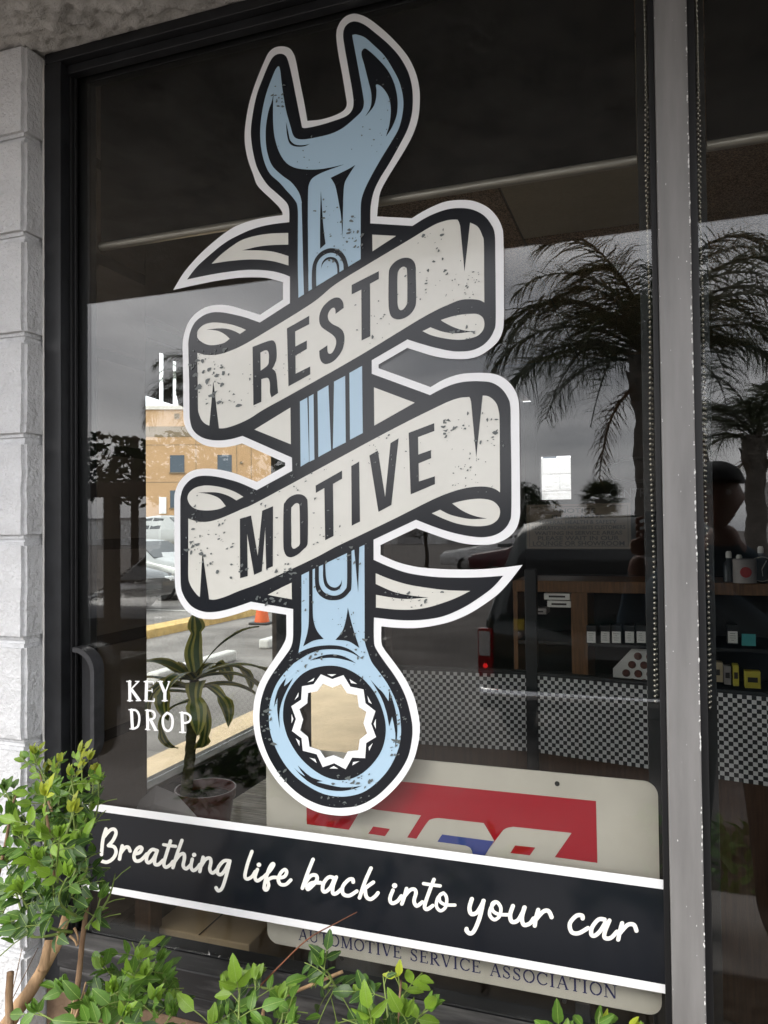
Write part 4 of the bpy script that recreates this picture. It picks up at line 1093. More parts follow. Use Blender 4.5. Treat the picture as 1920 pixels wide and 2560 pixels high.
# counter with chequered front -----------------------------------------------
ct = thing('shop_counter', 'counter faced with small black and white checks above dark wood, inside the shop', 'counter', (-0.45, 1.55, 0.02))
def seg(ang, x0, x1):
    e = bpy.data.objects.new('front', None)
    b = MB(); b.box(x0, x1, 0.0, 0.02, 0.765, 1.042); p = b.build('check_facing', MATS['checker_vinyl'], ct); p.rotation_euler = (0, 0, ang)
    bpy.data.objects.remove(e)
    b = MB(); b.box(x0, x1, 0.004, 0.03, 0.0, 0.764); q = b.build('panel', MATS['wood_dark'], ct); q.rotation_euler = (0, 0, ang)
    b = MB(); b.box(x0, x1, -0.004, 0.034, 1.0425, 1.056); q = b.build('top', MATS['cabinet_black'], ct, bevel=0.003); q.rotation_euler = (0, 0, ang)
seg(rad(-11.5), 0.03, 1.9)
seg(rad(4), -0.62, -0.01)
b = MB(); b.box(-0.012, 0.030, -0.012, 0.03, 0.0, 1.43); b.build('post', MATS['cabinet_black'], ct, bevel=0.003)
# shelf unit behind the counter
su = thing('shelf_unit', 'oak framed shelf unit with black cubbies behind the chequered counter', 'shelf', (0.2, 2.45, 0.02))
def sux(name, x0, x1, y0, y1, z0, z1, m):
    b = MB(); b.box(x0, x1, y0, y1, z0 - 0.02, z1 - 0.02); return b.build(name, MATS[m], su, bevel=0.002)
sux('back_panel', -0.82, 1.8, 0.12, 0.14, 0.02, 1.37, 'cabinet_black')
sux('top_board', -0.82, 1.8, -0.27, 0.12, 1.315, 1.365, 'wood_oak')
sux('upright', -0.565, -0.495, -0.262, 0.119, 0.02, 1.3145, 'wood_oak'); sux('upright', 0.50, 0.57, -0.262, 0.119, 0.02, 1.3145, 'wood_oak'); sux('upright', -0.82, -0.80, -0.262, 0.119, 0.02, 1.3145, 'wood_oak'); sux('upright', 1.78, 1.80, -0.262, 0.119, 0.02, 1.3145, 'wood_oak')
for (xa, xb) in ((-0.494, 0.499), (0.571, 1.779), (-0.799, -0.566)):
    sux('shelf_board', xa, xb, -0.262, 0.119, 1.080, 1.096, 'cabinet_black')
    sux('shelf_board', xa, xb, -0.262, 0.119, 0.880, 0.896, 'cabinet_black')
# price tags on the shelf
tagspots = [(1478, 'white price tag hanging first from the oak post'), (1513, 'white price tag second from the oak post'), (1541, 'white price tag third from the oak post'), (1574, 'white price tag fourth from the oak post'), (1603, 'white price tag fifth from the oak post'), (1832, 'white price tag alone on the shelf right of the mullion')]
for i, (px, lb) in enumerate(tagspots):
    c = at_y(px, 1593, 2.17)
    t = thing('price_tag', lb, 'price tag', (c.x, 2.17, c.z), group='price tags on the shelf')
    b = MB(); b.box(-0.018, 0.018, 0, 0.002, -0.024, 0.024); b.build('card', MATS['paper_white'], t)
    r_ = random.Random(i)
    for k in range(4):
        w = r_.uniform(0.006, 0.013); b = MB(); b.box(-w, w * r_.uniform(0.5, 1), -0.0008, -0.0002, 0.014 - k * 0.009, 0.0155 - k * 0.009); b.build('written_line', MATS['print_dark'], t)
    b = MB(); b.box(-0.02, 0.02, 0.003, 0.075, -0.028, 0.05); b.build('holder', MATS['cabinet_black'], t)
c = at_y(1872, 1600, 2.17); t = thing('cyan_card', 'small cyan card on the shelf beside a white tag', 'card', (c.x, 2.17, c.z))
b = MB(); b.box(-0.026, 0.026, 0, 0.003, -0.024, 0.024); b.build('card', MATS['label_cyan'], t)
b = MB(); b.box(-0.02, 0.02, 0.0032, 0.05, -0.024, 0.01); b.build('easel', MATS['cabinet_black'], t)
# sheet of round badges
bc = at_y(1610, 1650, 2.25); bs = thing('badge_sheet', 'white board with rows of round brown badges leaning in the shelf', 'badge board', (bc.x, 2.25, 0.898))
b = MB(); b.prism([(-0.13, 0), (0.13, 0), (0.13, 0.17), (-0.05, 0.17), (-0.13, 0.08)], 0, 0.006); b.build('board', MATS['paper_white'], bs)
for j in range(4):
    for i in range(5):
        x, z = -0.10 + i * 0.05 + (0.025 if j % 2 else 0), 0.025 + j * 0.038
        if x > 0.115 or (x < -0.07 and z > 0.08): continue
        b = MB(); b.lathe((x, -0.001, z), [(0.017, 0), (0.015, -0.004)], 14, axis='y'); b.build('badge', MATS['badge_brown'], bs)
def carton(name, px0, px1, py0, py1, Y, d, m, label, cat='box', grp=None):
    a, c = at_y(px0, py0, Y), at_y(px1, py1, Y)
    b = MB(); b.box(-(c.x - a.x) / 2, (c.x - a.x) / 2, 0, d, 0, a.z - c.z)
    t = thing(name, label, cat, ((a.x + c.x) / 2, Y, c.z), group=grp)
    b.build('case', MATS[m], t, bevel=0.0015)
    b = MB(); w = (c.x - a.x) * 0.32; h = (a.z - c.z); b.box(-w, w, -0.0012, -0.0002, h * 0.35, h * 0.65); b.build('label', MATS['print_dark'], t)
    return t
carton('parcel', 1360, 1425, 1483, 1500, 2.20, 0.12, 'paper_white', 'small white carton lying uppermost beside the oak upright')
carton('parcel', 1368, 1427, 1502, 1519, 2.19, 0.12, 'paper_white', 'small white carton lying second in the stack beside the oak upright')
carton('parcel', 1322, 1366, 1521, 1536, 2.19, 0.12, 'paper_grey', 'grey carton at the foot of the stack beside the oak upright')
carton('book', 1765, 1808, 1655, 1706, 2.22, 0.05, 'paper_tan', 'broad tan booklet on the lower shelf right of the mullion', 'book')
carton('book', 1810, 1828, 1665, 1712, 2.20, 0.05, 'paper_grey', 'narrow grey booklet between tan booklet and yellow carton', 'book')
carton('carton', 1832, 1848, 1662, 1716, 2.20, 0.05, 'box_yellow', 'narrow yellow carton on the lower shelf')
carton('carton', 1862, 1902, 1678, 1722, 2.18, 0.05, 'box_yellow', 'square yellow carton with a dark label on the lower shelf')
for k, px in enumerate((1822, 1848, 1902)):
    c = at_y(px, 1402, 2.25)
    t = thing('spray_bottle', ('slim bottle with pale cap on the oak top board', 'squat bottle with pale cap between two bottles on the oak top board', 'tall bottle with pale cap on the oak top board behind the clock')[k], 'bottle', (c.x, 2.25, 1.366))
    h = (0.10, 0.085, 0.12)[k]
    b = MB(); b.lathe((0, 0, 0), [(0.022, 0), (0.022, h * 0.75), (0.010, h * 0.9), (0.010, h)], 14); b.build('body', MATS['bottle_dark'], t, auto=40)
    b = MB(); b.lathe((0, 0, h + 0.0005), [(0.012, 0), (0.012, 0.02), (0.008, 0.028)], 12); b.build('cap', MATS['paper_white'], t, auto=40)
c = at_y(1868, 1412, 2.10); t = thing('tin', 'white tin with a red round mark on the oak top board', 'tin', (c.x, 2.20, 1.366))
b = MB(); b.lathe((0, 0, 0), [(0.045, 0), (0.045, 0.095), (0.042, 0.098)], 24); b.build('body', MATS['paper_grey'], t, auto=40)
b = MB(); b.lathe((0, -0.0455, 0.045), [(0.022, 0), (0.020, -0.001)], 20, axis='y'); b.build('round_mark', MATS['red_ink'], t)
c = at_y(1905, 1423, 2.19); t = thing('desk_clock', 'round wire rimmed desk clock with white hands on the oak top board', 'clock', (c.x, 2.192, 1.3665))
t.scale = (1.25,) * 3
b = MB()
ringp = [(0.040 * math.cos(6.2832 * k / 40), 0, 0.045 + 0.040 * math.sin(6.2832 * k / 40)) for k in range(41)]
b.tube(ringp, 0.0016, 6); b.build('rim', MATS['rail_metal'], t, smooth=True)
b = MB(); b.lathe((0, 0.004, 0.045), [(0.0385, 0), (0.0385, 0.012)], 30, axis='y'); b.build('dial', MATS['cabinet_black'], t)
b = MB(); b.tube([(0, 0, 0.045), (0.014, -0.001, 0.073)], 0.0016, 6); b.build('hand', MATS['paper_white'], t)
b = MB(); b.tube([(0, 0, 0.045), (0.002, -0.001, 0.022)], 0.0010, 6); b.build('hand', MATS['paper_white'], t)
for s in (-1, 1):
    b = MB(); b.tube([(s * 0.026, 0, 0.014), (s * 0.034, 0.0, 0.002)], 0.002, 6); b.build('leg', MATS['rail_metal'], t)
# waiting-room notice hanging from the ceiling
nc0, nc1 = at_y(1316, 1262, 1.95), at_y(1578, 1372, 1.95)
nt_ = thing('waiting_notice', 'tan notice board asking customers to wait in the lounge, hung inside', 'notice', ((nc0.x + nc1.x) / 2, 1.95, nc1.z))
NW, NH = nc1.x - nc0.x, nc0.z - nc1.z
b = MB(); b.box(-NW / 2, NW / 2, 0, 0.006, 0, NH); b.build('board', MATS['notice_board'], nt_)
b = MB(); m_ = 0.010
for q in ((-NW / 2 + m_, NW / 2 - m_, m_, m_ + 0.0015), (-NW / 2 + m_, NW / 2 - m_, NH - m_ - 0.0015, NH - m_), (-NW / 2 + m_, -NW / 2 + m_ + 0.0015, m_ + 0.0016, NH - m_ - 0.0016), (NW / 2 - m_ - 0.0015, NW / 2 - m_, m_ + 0.0016, NH - m_ - 0.0016)):
    b.box(q[0], q[1], -0.0006, -0.0001, q[2], q[3])
b.build('border_line', MATS['print_dark'], nt_)
for k, s in enumerate((-1, 1)):
    b = MB(); b.tube([(s * NW * 0.4, 0.003, NH), (s * NW * 0.4, 0.003, 2.78 - nc1.z)], 0.0008, 5); b.build('cord', MATS['print_dark'], nt_)
def text_part(body, x, z, h, w, parent, m, y=-0.0008, name='text_line'):
    cu = bpy.data.curves.new(name, 'FONT'); cu.body = body; cu.size = 1.0; cu.align_x = 'CENTER'
    cu.offset = 0.012
    tmp = bpy.data.objects.new(name, cu); COL.objects.link(tmp)
    dg = bpy.context.evaluated_depsgraph_get()
    me = bpy.data.meshes.new_from_object(tmp.evaluated_get(dg))
    bpy.data.objects.remove(tmp)
    xs = [v.co.x for v in me.vertices]; zs = [v.co.y for v in me.vertices]
    x0_, x1_, z0_, z1_ = min(xs), max(xs), min(zs), max(zs)
    for v in me.vertices:
        v.co = Vector((x + ((v.co.x - x0_) / (x1_ - x0_) - 0.5) * w, y, z + (v.co.y - z0_) / (z1_ - z0_) * h))
    me.materials.clear(); me.materials.append(m)
    return link(name, me, parent)
for tx, fz, fh, fw in (('NOTICE', 0.80, 0.10, 0.35), ('PLEASE NOTE', 0.68, 0.075, 0.50), ('FEDERAL HEALTH & SAFETY', 0.55, 0.085, 0.74), ('REGULATIONS PROHIBITS CUSTOMERS', 0.43, 0.085, 0.90), ('WAITING IN SERVICE AREAS', 0.31, 0.085, 0.84), ('PLEASE WAIT IN OUR', 0.19, 0.095, 0.78), ('LOUNGE OR SHOWROOM', 0.07, 0.10, 0.88)):
    text_part(tx, 0, NH * fz, NH * fh, NW * fw, nt_, MATS['print_dark'])
# pale oval sign hung at the back of the room
mat('oval_glass', (0.20, 0.21, 0.22), 0.3)
oc = at_y(1585, 1175, 5.2); ov = thing('oval_sign', 'faint grey oval hanging sign with lettering below it at the back of the shop', 'sign', (oc.x, 5.2, oc.z - 0.22))
ow, oh = at_y(1660, 1175, 5.2).x - oc.x, 0.10
for f_, nm in ((1.0, 'rim'), (0.86, 'inner_line')):
    b = MB(); b.tube([(ow * f_ * math.cos(6.2832 * k / 48), 0, 0.22 + oh * f_ * math.sin(6.2832 * k / 48)) for k in range(49)], 0.006, 6); b.build(nm, MATS['oval_glass'], ov, smooth=True)
text_part('CENTRAL', 0, 0.0, 0.075, ow * 1.7, ov, MATS['oval_glass'])
for s_ in (-1, 1):
    b = MB(); b.tube([(s_ * ow * 0.7, 0, 0.22 + oh * 0.72), (s_ * ow * 0.7, 0, 2.79 - oc.z + 0.22)], 0.002, 5); b.build('cord', MATS['oval_glass'], ov)
    b = MB(); b.tube([(s_ * ow * 0.7, 0, 0.074), (s_ * ow * 0.7, 0, 0.22 - oh * 0.72)], 0.002, 5); b.build('cord', MATS['oval_glass'], ov)
# view through the small back window: the white block wall behind the shop
bw = thing('back_block_wall', 'white painted block wall standing outside behind the shop', 'wall', (0.3, 8.2, 0))
bwm = [block_mesh('block', 0.395, 0.19, 0.1965, MATS['block_paint'], 40 + s) for s in range(2)]
b = MB(); b.box(-2.98, 2.98, -0.088, 0.088, 0, 2.44); b.build('mortar', MATS['mortar_paint'], bw)
for j in range(12):
    for i in range(14):
        x = -2.79 + i * 0.4 + (0.2 if j % 2 else 0)
        if not (-2.2 < x < 1.2): continue
        o = link('block', bwm[(i + j) % 2], bw); o.location = (x, 0, 0.1017 + j * 0.2035)
# ================================================================== shrubs in the planter
mat('leaf_vein', (0.22, 0.33, 0.07), 0.5, 0.4, trans=0.25)
mat('leaf_dark', (0.04, 0.09, 0.018), 0.42, 0.35, var=0.3, vscale=60, rnd=0.3, trans=0.22)
mat('leaf_mid', (0.085, 0.18, 0.022), 0.44, 0.35, var=0.3, vscale=60, rnd=0.28, trans=0.28)
mat('leaf_light', (0.18, 0.31, 0.03), 0.45, 0.35, var=0.25, vscale=60, rnd=0.22, trans=0.32)
mat('leaf_new', (0.30, 0.40, 0.035), 0.45, 0.35, col2=(0.42, 0.43, 0.04), vscale=30, rnd=0.2, trans=0.35)
mat('stem_green', (0.16, 0.22, 0.05), 0.55, 0.4)
mat('bark_brown', (0.16, 0.085, 0.045), 0.85, 0.2, var=0.45, vscale=22, col2=(0.30, 0.20, 0.12), stretch=(1, 1, 0.25), bump=0.9, bscale=80, bdist=0.004)
mat('bark_pale', (0.33, 0.215, 0.12), 0.8, 0.2, var=0.4, vscale=30, stretch=(1, 1, 0.3), bump=0.8, bscale=90, bdist=0.003)
mat('twig_red', (0.16, 0.06, 0.03), 0.6, 0.3, var=0.3, vscale=40)

def leaf_shape(seed, wid, fold, curl, serr=0.035):
    """one leaflet along +y, unit length: two halves folded on the midrib, toothed edge"""
    rng = random.Random(seed); b = MB()
    n = 8
    mid, lo, ro = [], [], []
    for i in range(n + 1):
        f = i / n
        w = wid * (math.sin(math.pi * f ** 0.78) ** 0.85) if 0 < f < 1 else 0.0
        z = -curl * (f - 0.12) ** 2 + 0.02 * math.sin(6 * f + seed)
        y = f
        mid.append(b.vert((0, y, z)))
        t = serr * (1 if i % 2 else -0.4)
        lo.append(b.vert((-w * (1 + rng.uniform(-.05, .05)), y + (t if 0 < i < n else 0), z + fold * w + 0.012 * math.sin(9 * f + seed))))
        ro.append(b.vert((w * (1 + rng.uniform(-.05, .05)), y + (t if 0 < i < n else 0), z + fold * w + 0.012 * math.cos(9 * f + seed))))
    for i in range(n):
        if i == 0:
            b.face((mid[0], mid[1], lo[1])); b.face((mid[0], ro[1], mid[1]))
        elif i == n - 1:
            b.face((mid[i], mid[i + 1], lo[i])); b.face((mid[i], ro[i], mid[i + 1]))
        else:
            b.face((mid[i], mid[i + 1], lo[i + 1], lo[i])); b.face((mid[i], ro[i], ro[i + 1], mid[i + 1]))
    # pale midrib just above the blade
    for i in range(0, n - 1, 2):
        a, c = b.v[mid[i]], b.v[mid[min(i + 2, n)]]
        h = 0.014
        b.poly([(-0.013, a[1], a[2] + h), (0.013, a[1], a[2] + h), (0.008, c[1], c[2] + h), (-0.008, c[1], c[2] + h)], 1)
    return b
LEAFB = [leaf_shape(1, 0.235, 0.35, 0.25), leaf_shape(2, 0.27, 0.22, 0.5), leaf_shape(3, 0.215, 0.5, 0.35), leaf_shape(4, 0.25, 0.3, 0.05)]
PAL = ['leaf_dark', 'leaf_mid', 'leaf_light', 'leaf_new']
LEAFM = {(k, p): LEAFB[k].mesh('leaflet', [MATS[p], MATS['leaf_vein']], smooth=True, fixn=False) for k in range(4) for p in PAL}

def leaf_matrix(base, d, nrm, L):
    d = d.normalized()
    z = (nrm - d * nrm.dot(d))
    if z.length < 1e-4: z = d.orthogonal()
    z.normalize(); x = d.cross(z)
    return Matrix(((x.x * L, d.x * L, z.x * L, base.x), (x.y * L, d.y * L, z.y * L, base.y), (x.z * L, d.z * L, z.z * L, base.z), (0, 0, 0, 1)))

class Shrub:
    gaps = ()
    def __init__(s, name, label, loc, seed):
        s.t = thing(name, label, 'shrub', loc); s.o = Vector(loc); s.rng = random.Random(seed)
        s.leaves = []; s.green = MB(); s.bases = []
    def leaf(s, base, d, nrm, L, pal):
        x, y = to_px(base + d.normalized() * L)
        for x0, x1, y0, y1 in s.gaps:       # pruned away: bare places between the shoots
            if x0 < x < x1 and y0 < y < y1 and s.rng.random() < 0.92: return
        s.leaves.append((base, d, nrm, L, pal, s.rng.randrange(4)))
    def compound(s, base, d, L, pal, npair, sz):
        """a pinnate leaf: stalk with pairs of leaflets and one at the tip"""
        rng = s.rng; d = d.normalized()
        up = Vector((0.15 * rng.gauss(0, 1), -0.75 + 0.4 * rng.gauss(0, 1), 0.75 + 0.3 * rng.gauss(0, 1))).normalized()
        side = d.cross(up)
        if side.length < 0.1: side = d.orthogonal()
        side.normalize(); nrm = side.cross(d)
        pts = []
        for k in range(npair + 2):
            f = k / (npair + 1)
            pts.append(base + d * L * f + Vector((0, 0, -0.22 * L * f * f)))
        s.green.tube([p - s.o for p in pts], [0.0009] * len(pts), 4, cap=False)
        for k in range(1, npair + 1):
            for sg_ in (-1, 1):
                if rng.random() < 0.06: continue
                dd = d * 0.75 + side * sg_ * rng.uniform(0.75, 1.1) + Vector((0, 0, rng.uniform(-0.45, 0.1)))
                nn = nrm + Vector((rng.gauss(0, 0.3), rng.gauss(0, 0.3), rng.gauss(0, 0.25)))
                s.leaf(pts[k], dd, nn, sz * rng.uniform(0.75, 1.15), pal)
        s.leaf(pts[-1], d + Vector((0, 0, -0.3)), nrm, sz * rng.uniform(1.0, 1.3), pal)
    def shoot(s, b_px, t_px, Yb, Yt, pals, sz=0.026, dens=1.0, bare=0.12):
        rng = s.rng
        a, c = at_y(b_px[0], b_px[1], Yb), at_y(t_px[0], t_px[1], Yt)
        s.bases.append(a); n = 8; pts = []
        sag = Vector((rng.gauss(0, 0.012), rng.gauss(0, 0.012), 0))
        for k in range(n + 1):
            f = k / n; pts.append(a.lerp(c, f) + sag * math.sin(math.pi * f))
        s.green.tube([p - s.o for p in pts], [0.0026 - 0.0016 * k / n for k in range(n + 1)], 5)
        L = (c - a).length; step = 0.021 / dens; m = max(3, int(L / step)); az = rng.uniform(0, 6.28)
        ax = (c - a).normalized()
        for k in range(m + 1):
            f = bare + (1 - bare) * k / m
            p = pts[min(n - 1, int(f * n))].lerp(pts[min(n, int(f * n) + 1)], f * n - int(f * n))
            az += 2.4
            out = Vector((math.cos(az), math.sin(az) * 0.8 - 0.15, 0.0))
            tip = f > 0.8
            d = out * (0.55 if tip else 1.0) + ax * (1.1 if tip else 0.55) + Vector((0, 0, 0.05 if tip else rng.uniform(-0.35, 0.25)))
            pal = pals[2] if f > 0.86 else (pals[1] if f > 0.5 else pals[0])
            if rng.random() < 0.22: pal = pals[rng.randrange(2)]
            s.compound(p, d, (0.030 if tip else 0.046) * rng.uniform(0.7, 1.2) * sz / 0.026, pal, 1 if tip else rng.choice((1, 2, 2, 3)), sz * (0.72 if tip and pals[2] == 'leaf_new' else 1.0))
        for k in range(8):      # upright tuft at the tip
            d = ax + Vector((rng.gauss(0, 0.35), rng.gauss(0, 0.3), rng.uniform(0, 0.3)))
            s.leaf(c, d, Vector((rng.gauss(0, 0.5), -1, 0.4)), sz * rng.uniform(0.6, 0.95), pals[2])
    def wood(s, name, px, Y, r, m, n=9, ground=None):
        pts = [at_y(p[0], p[1], Y[0] + (Y[1] - Y[0]) * k / (len(px) - 1)) - s.o for k, p in enumerate(px)]
        if ground is None: ground = name in ('trunk', 'branch', 'twig') and px[0][1] > 2600
        if ground:      # carry the stem down to the soil
            g = pts[0]; pts = [Vector((g.x * 0.45 + 0.02 * len(s.leaves) / 900, g.y * 0.6, 0.0)), Vector((g.x * 0.75, g.y * 0.85, g.z * 0.55))] + pts
        # resample smoothly
        P2 = []
        for i in range(len(pts) - 1):
            p0, p1, p2, p3 = pts[max(i - 1, 0)], pts[i], pts[i + 1], pts[min(i + 2, len(pts) - 1)]
            for k in range(5):
                t = k / 5
                P2.append(0.5 * (2 * p1 + (p2 - p0) * t + (2 * p0 - 5 * p1 + 4 * p2 - p3) * t * t + (3 * p1 - p0 - 3 * p2 + p3) * t ** 3))
        P2.append(pts[-1]); N = len(P2)
        rs = [(r[0] + (r[1] - r[0]) * k / (N - 1)) * (1 + 0.12 * noise.noise(Vector((k * 0.8, r[0] * 900, 0)))) for k in range(N)]
        b = MB(); b.tube(P2, rs, n); return b.build(name, MATS[m], s.t, smooth=True)
    def finish(s, cap=290):
        # nearest leaves become parts of their own, the rest one mass
        s.leaves.sort(key=lambda l: l[0].y)
        for base, d, nrm, L, pal, k in s.leaves[:cap]:
            o = link('leaf', LEAFM[(k, pal)], s.t); o.matrix_local = leaf_matrix(base - s.o, d, nrm, L)
        rest = s.leaves[cap:]
        for pal in PAL:
            b = MB()
            for base, d, nrm, L, p_, k in rest:
                if p_ != pal: continue
                M = leaf_matrix(base - s.o, d, nrm, L); src = LEAFB[k]; o0 = len(b.v)
                b.v += [tuple(M @ Vector(v)) for v in src.v]
                for f, mi in zip(src.f, src.m): b.face([i + o0 for i in f], mi)
            if b.f:
                o = b.build('foliage', [MATS[pal], MATS['leaf_vein']], s.t, smooth=True, fixn=False); o['kind'] = 'stuff'
        for k, a in enumerate(s.bases):
            g = a - s.o
            if k % 2 == 0 and to_px(a)[1] > 2575:
                b = MB(); b.tube([Vector((g.x * 0.4, g.y * 0.5, 0)), Vector((g.x * 0.7 + 0.01, g.y * 0.8, g.z * 0.5)), g], [0.0055, 0.004, 0.0026], 7); b.build('stem', MATS['bark_brown'], s.t, smooth=True)
        s.green.build('leaf_stalks', MATS['stem_green'], s.t, smooth=True, fixn=False)['kind'] = 'stuff'

Shrub.gaps = ((262, 460, 1900, 2010), (242, 460, 2010, 2175), (275, 460, 2060, 2330), (452, 545, 2330, 2480), (455, 530, 2480, 2600), (745, 880, 2480, 2600), (880, 1120, 2300, 2415), (1110, 1335, 2300, 2600), (600, 760, 2300, 2405), (1440, 1700, 2300, 2535))
G1 = ('leaf_dark', 'leaf_mid', 'leaf_light'); G2 = ('leaf_mid', 'leaf_light', 'leaf_new'); G3 = ('leaf_dark', 'leaf_mid', 'leaf_mid'); G4 = ('leaf_dark', 'leaf_mid', 'leaf_new')
A_ = Shrub('leafy_shrub', 'tall leafy green shrub with yellow shoot tips growing against the white block pillar', (-1.12, -0.30, 0.16), 3)
for bp, tp, yb, yt, pl_ in [((140, 2160), (85, 1885), -.26, -.22, G2), ((150, 2160), (150, 1905), -.26, -.20, G2), ((170, 2160), (200, 1880), -.26, -.19, G2), ((185, 2120), (232, 1930), -.26, -.17, G2),
        ((120, 2160), (112, 1990), -.30, -.33, G2), ((100, 2200), (12, 1975), -.28, -.24, G3), ((180, 2200), (200, 2060), -.26, -.22, G1), ((175, 2240), (180, 2130), -.28, -.24, G3), ((110, 2250), (45, 2090), -.30, -.30, G1),
        ((60, 2300), (15, 2160), -.28, -.26, G1), ((150, 2250), (150, 2090), -.32, -.37, G1), ((170, 2250), (185, 2110), -.30, -.31, G1), ((235, 2290), (288, 2185), -.27, -.22, ('leaf_light','leaf_light','leaf_light')), ((180, 2330), (120, 2240), -.32, -.35, G3),
        ((60, 2330), (30, 2250), -.28, -.27, G3), ((215, 2320), (250, 2245), -.30, -.29, G3), ((130, 2260), (95, 2150), -.33, -.38, G1), ((160, 2180), (180, 2030), -.28, -.28, G4), ((130, 2180), (70, 2030), -.26, -.22, G3), ((90, 2300), (55, 2230), -.34, -.36, G1),
        ((190, 2290), (170, 2190), -.34, -.38, G1), ((120, 2140), (128, 2010), -.24, -.18, G3), ((200, 2120), (245, 1960), -.22, -.17, G1), ((160, 2100), (175, 1940), -.28, -.26, G4), ((120, 2100), (118, 1930), -.22, -.18, G4), ((190, 2060), (222, 1900), -.24, -.22, G2), ((130, 2060), (60, 1900), -.24, -.2, G1), ((190, 2150), (215, 2010), -.22, -.16, G3), ((165, 2330), (85, 2310), -.32, -.34, G3)]:
    A_.shoot(bp, tp, yb, yt, pl_, sz=0.0225 if tp[1] < 1965 else 0.0275, dens=1.15 if tp[1] < 1965 else 0.7)
A_.wood('trunk', [(-40, 2680), (30, 2545), (80, 2470), (125, 2390), (150, 2345), (165, 2290)], (-.32, -.27), (0.0155, 0.0065), 'bark_pale', 12)
A_.wood('branch', [(108, 2425), (118, 2375), (122, 2350)], (-.30, -.29), (0.0085, 0.0065), 'bark_pale')
A_.wood('branch', [(180, 2640), (190, 2500), (198, 2430), (206, 2350), (214, 2290), (222, 2235)], (-.33, -.28), (0.0055, 0.0035), 'bark_brown')
A_.wood('branch', [(-5, 2190), (12, 2120), (24, 2050), (32, 2010), (42, 1985)], (-.27, -.24), (0.0034, 0.0014), 'bark_brown')
A_.wood('branch', [(136, 2200), (128, 2120), (118, 2050), (110, 2010)], (-.30, -.31), (0.0032, 0.0018), 'bark_brown')
A_.wood('branch', [(22, 2640), (22, 2500), (26, 2430)], (-.34, -.33), (0.0072, 0.0055), 'bark_brown')
A_.wood('branch', [(100, 1935), (112, 1980), (135, 2040)], (-.22, -.24), (0.0012, 0.0024), 'bark_brown')
for k, (p, q) in enumerate((((150, 2640), (185, 2500)), ((165, 2600), (215, 2455)), ((210, 2640), (212, 2480)), ((130, 2590), (190, 2530)), ((200, 2600), (150, 2545)), ((175, 2340), (192, 2365)), ((186, 2320), (195, 2362)))):
    A_.wood('dry_stalk', [p, ((p[0] + q[0]) / 2 + 4, (p[1] + q[1]) / 2), q], (-.35 + .01 * k, -.33 + .005 * k), (0.0022, 0.0012), 'bark_pale', 6)
A_.wood('dry_stalk', [(30, 2500), (60, 2440), (95, 2370)], (-.31, -.2), (0.0008, 0.0006), 'bark_brown', 5)
A_.wood('dry_stalk', [(20, 2520), (40, 2440), (55, 2370)], (-.30, -.2), (0.0009, 0.0006), 'bark_brown', 5)
A_.finish()
B_ = Shrub('leafy_shrub', 'low leafy green shrub growing in front of the black window sill', (-0.82, -0.30, 0.16), 8)
for bp, tp, yb, yt, pl_ in [((300, 2600), (330, 2355), -.24, -.18, G4), ((300, 2520), (255, 2420), -.26, -.24, G1), ((330, 2500), (395, 2405), -.20, -.16, G3), ((340, 2540), (415, 2450), -.22, -.17, G3), ((350, 2580), (420, 2510), -.25, -.22, G1),
        ((250, 2600), (160, 2480), -.30, -.30, G3), ((260, 2600), (95, 2530), -.32, -.34, G3), ((320, 2580), (285, 2480), -.30, -.33, G1), ((360, 2600), (385, 2500), -.28, -.30, G1), ((310, 2500), (345, 2400), -.22, -.19, G1), ((340, 2540), (360, 2440), -.26, -.26, ('leaf_mid', 'leaf_light', 'leaf_light')),
        ((400, 2600), (430, 2540), -.28, -.28, G3), ((230, 2590), (225, 2520), -.32, -.33, G3), ((300, 2600), (310, 2540), -.33, -.36, G1)]:
    B_.shoot(bp, tp, yb, yt, pl_, sz=0.029, dens=0.62)
B_.wood('branch', [(235, 2680), (252, 2560), (262, 2500), (266, 2480)], (-.31, -.28), (0.0042, 0.0025), 'bark_brown')
B_.wood('branch', [(330, 2680), (320, 2560), (300, 2470)], (-.28, -.24), (0.005, 0.003), 'bark_brown')
B_.finish()
C_ = Shrub('leafy_shrub', 'sprawling leafy shrub with bare pruned twigs below the middle of the sill', (-0.5, -0.28, 0.16), 15)
for bp, tp, yb, yt, pl_ in [((590, 2620), (562, 2480), -.26, -.22, G1), ((610, 2620), (640, 2450), -.24, -.18, G1), ((600, 2600), (600, 2470), -.28, -.26, ('leaf_mid', 'leaf_light', 'leaf_light')), ((650, 2620), (700, 2500), -.26, -.22, ('leaf_mid', 'leaf_mid', 'leaf_light')), ((620, 2620), (720, 2560), -.28, -.28, G3),
        ((690, 2470), (655, 2440), -.16, -.14, G3), ((560, 2640), (530, 2560), -.28, -.28, G1), ((810, 2470), (800, 2415), -.17, -.17, G3), ((828, 2450), (822, 2500), -.17, -.18, G3)]:
    C_.shoot(bp, tp, yb, yt, pl_, sz=0.030, dens=0.5)
C_.wood('twig', [(640, 2475), (689, 2425), (768, 2349), (842, 2307), (893, 2280)], (-.17, -.10), (0.0018, 0.0007), 'twig_red', 6)
C_.wood('twig', [(640, 2700), (655, 2560), (672, 2511), (781, 2461), (857, 2429)], (-.22, -.15), (0.0034, 0.0028), 'bark_pale', 8)
C_.finish()
D_ = Shrub('leafy_shrub', 'bright green shrub tip with yellow shoots below the blue lettering of the cream sign', (-0.3, -0.28, 0.16), 22)
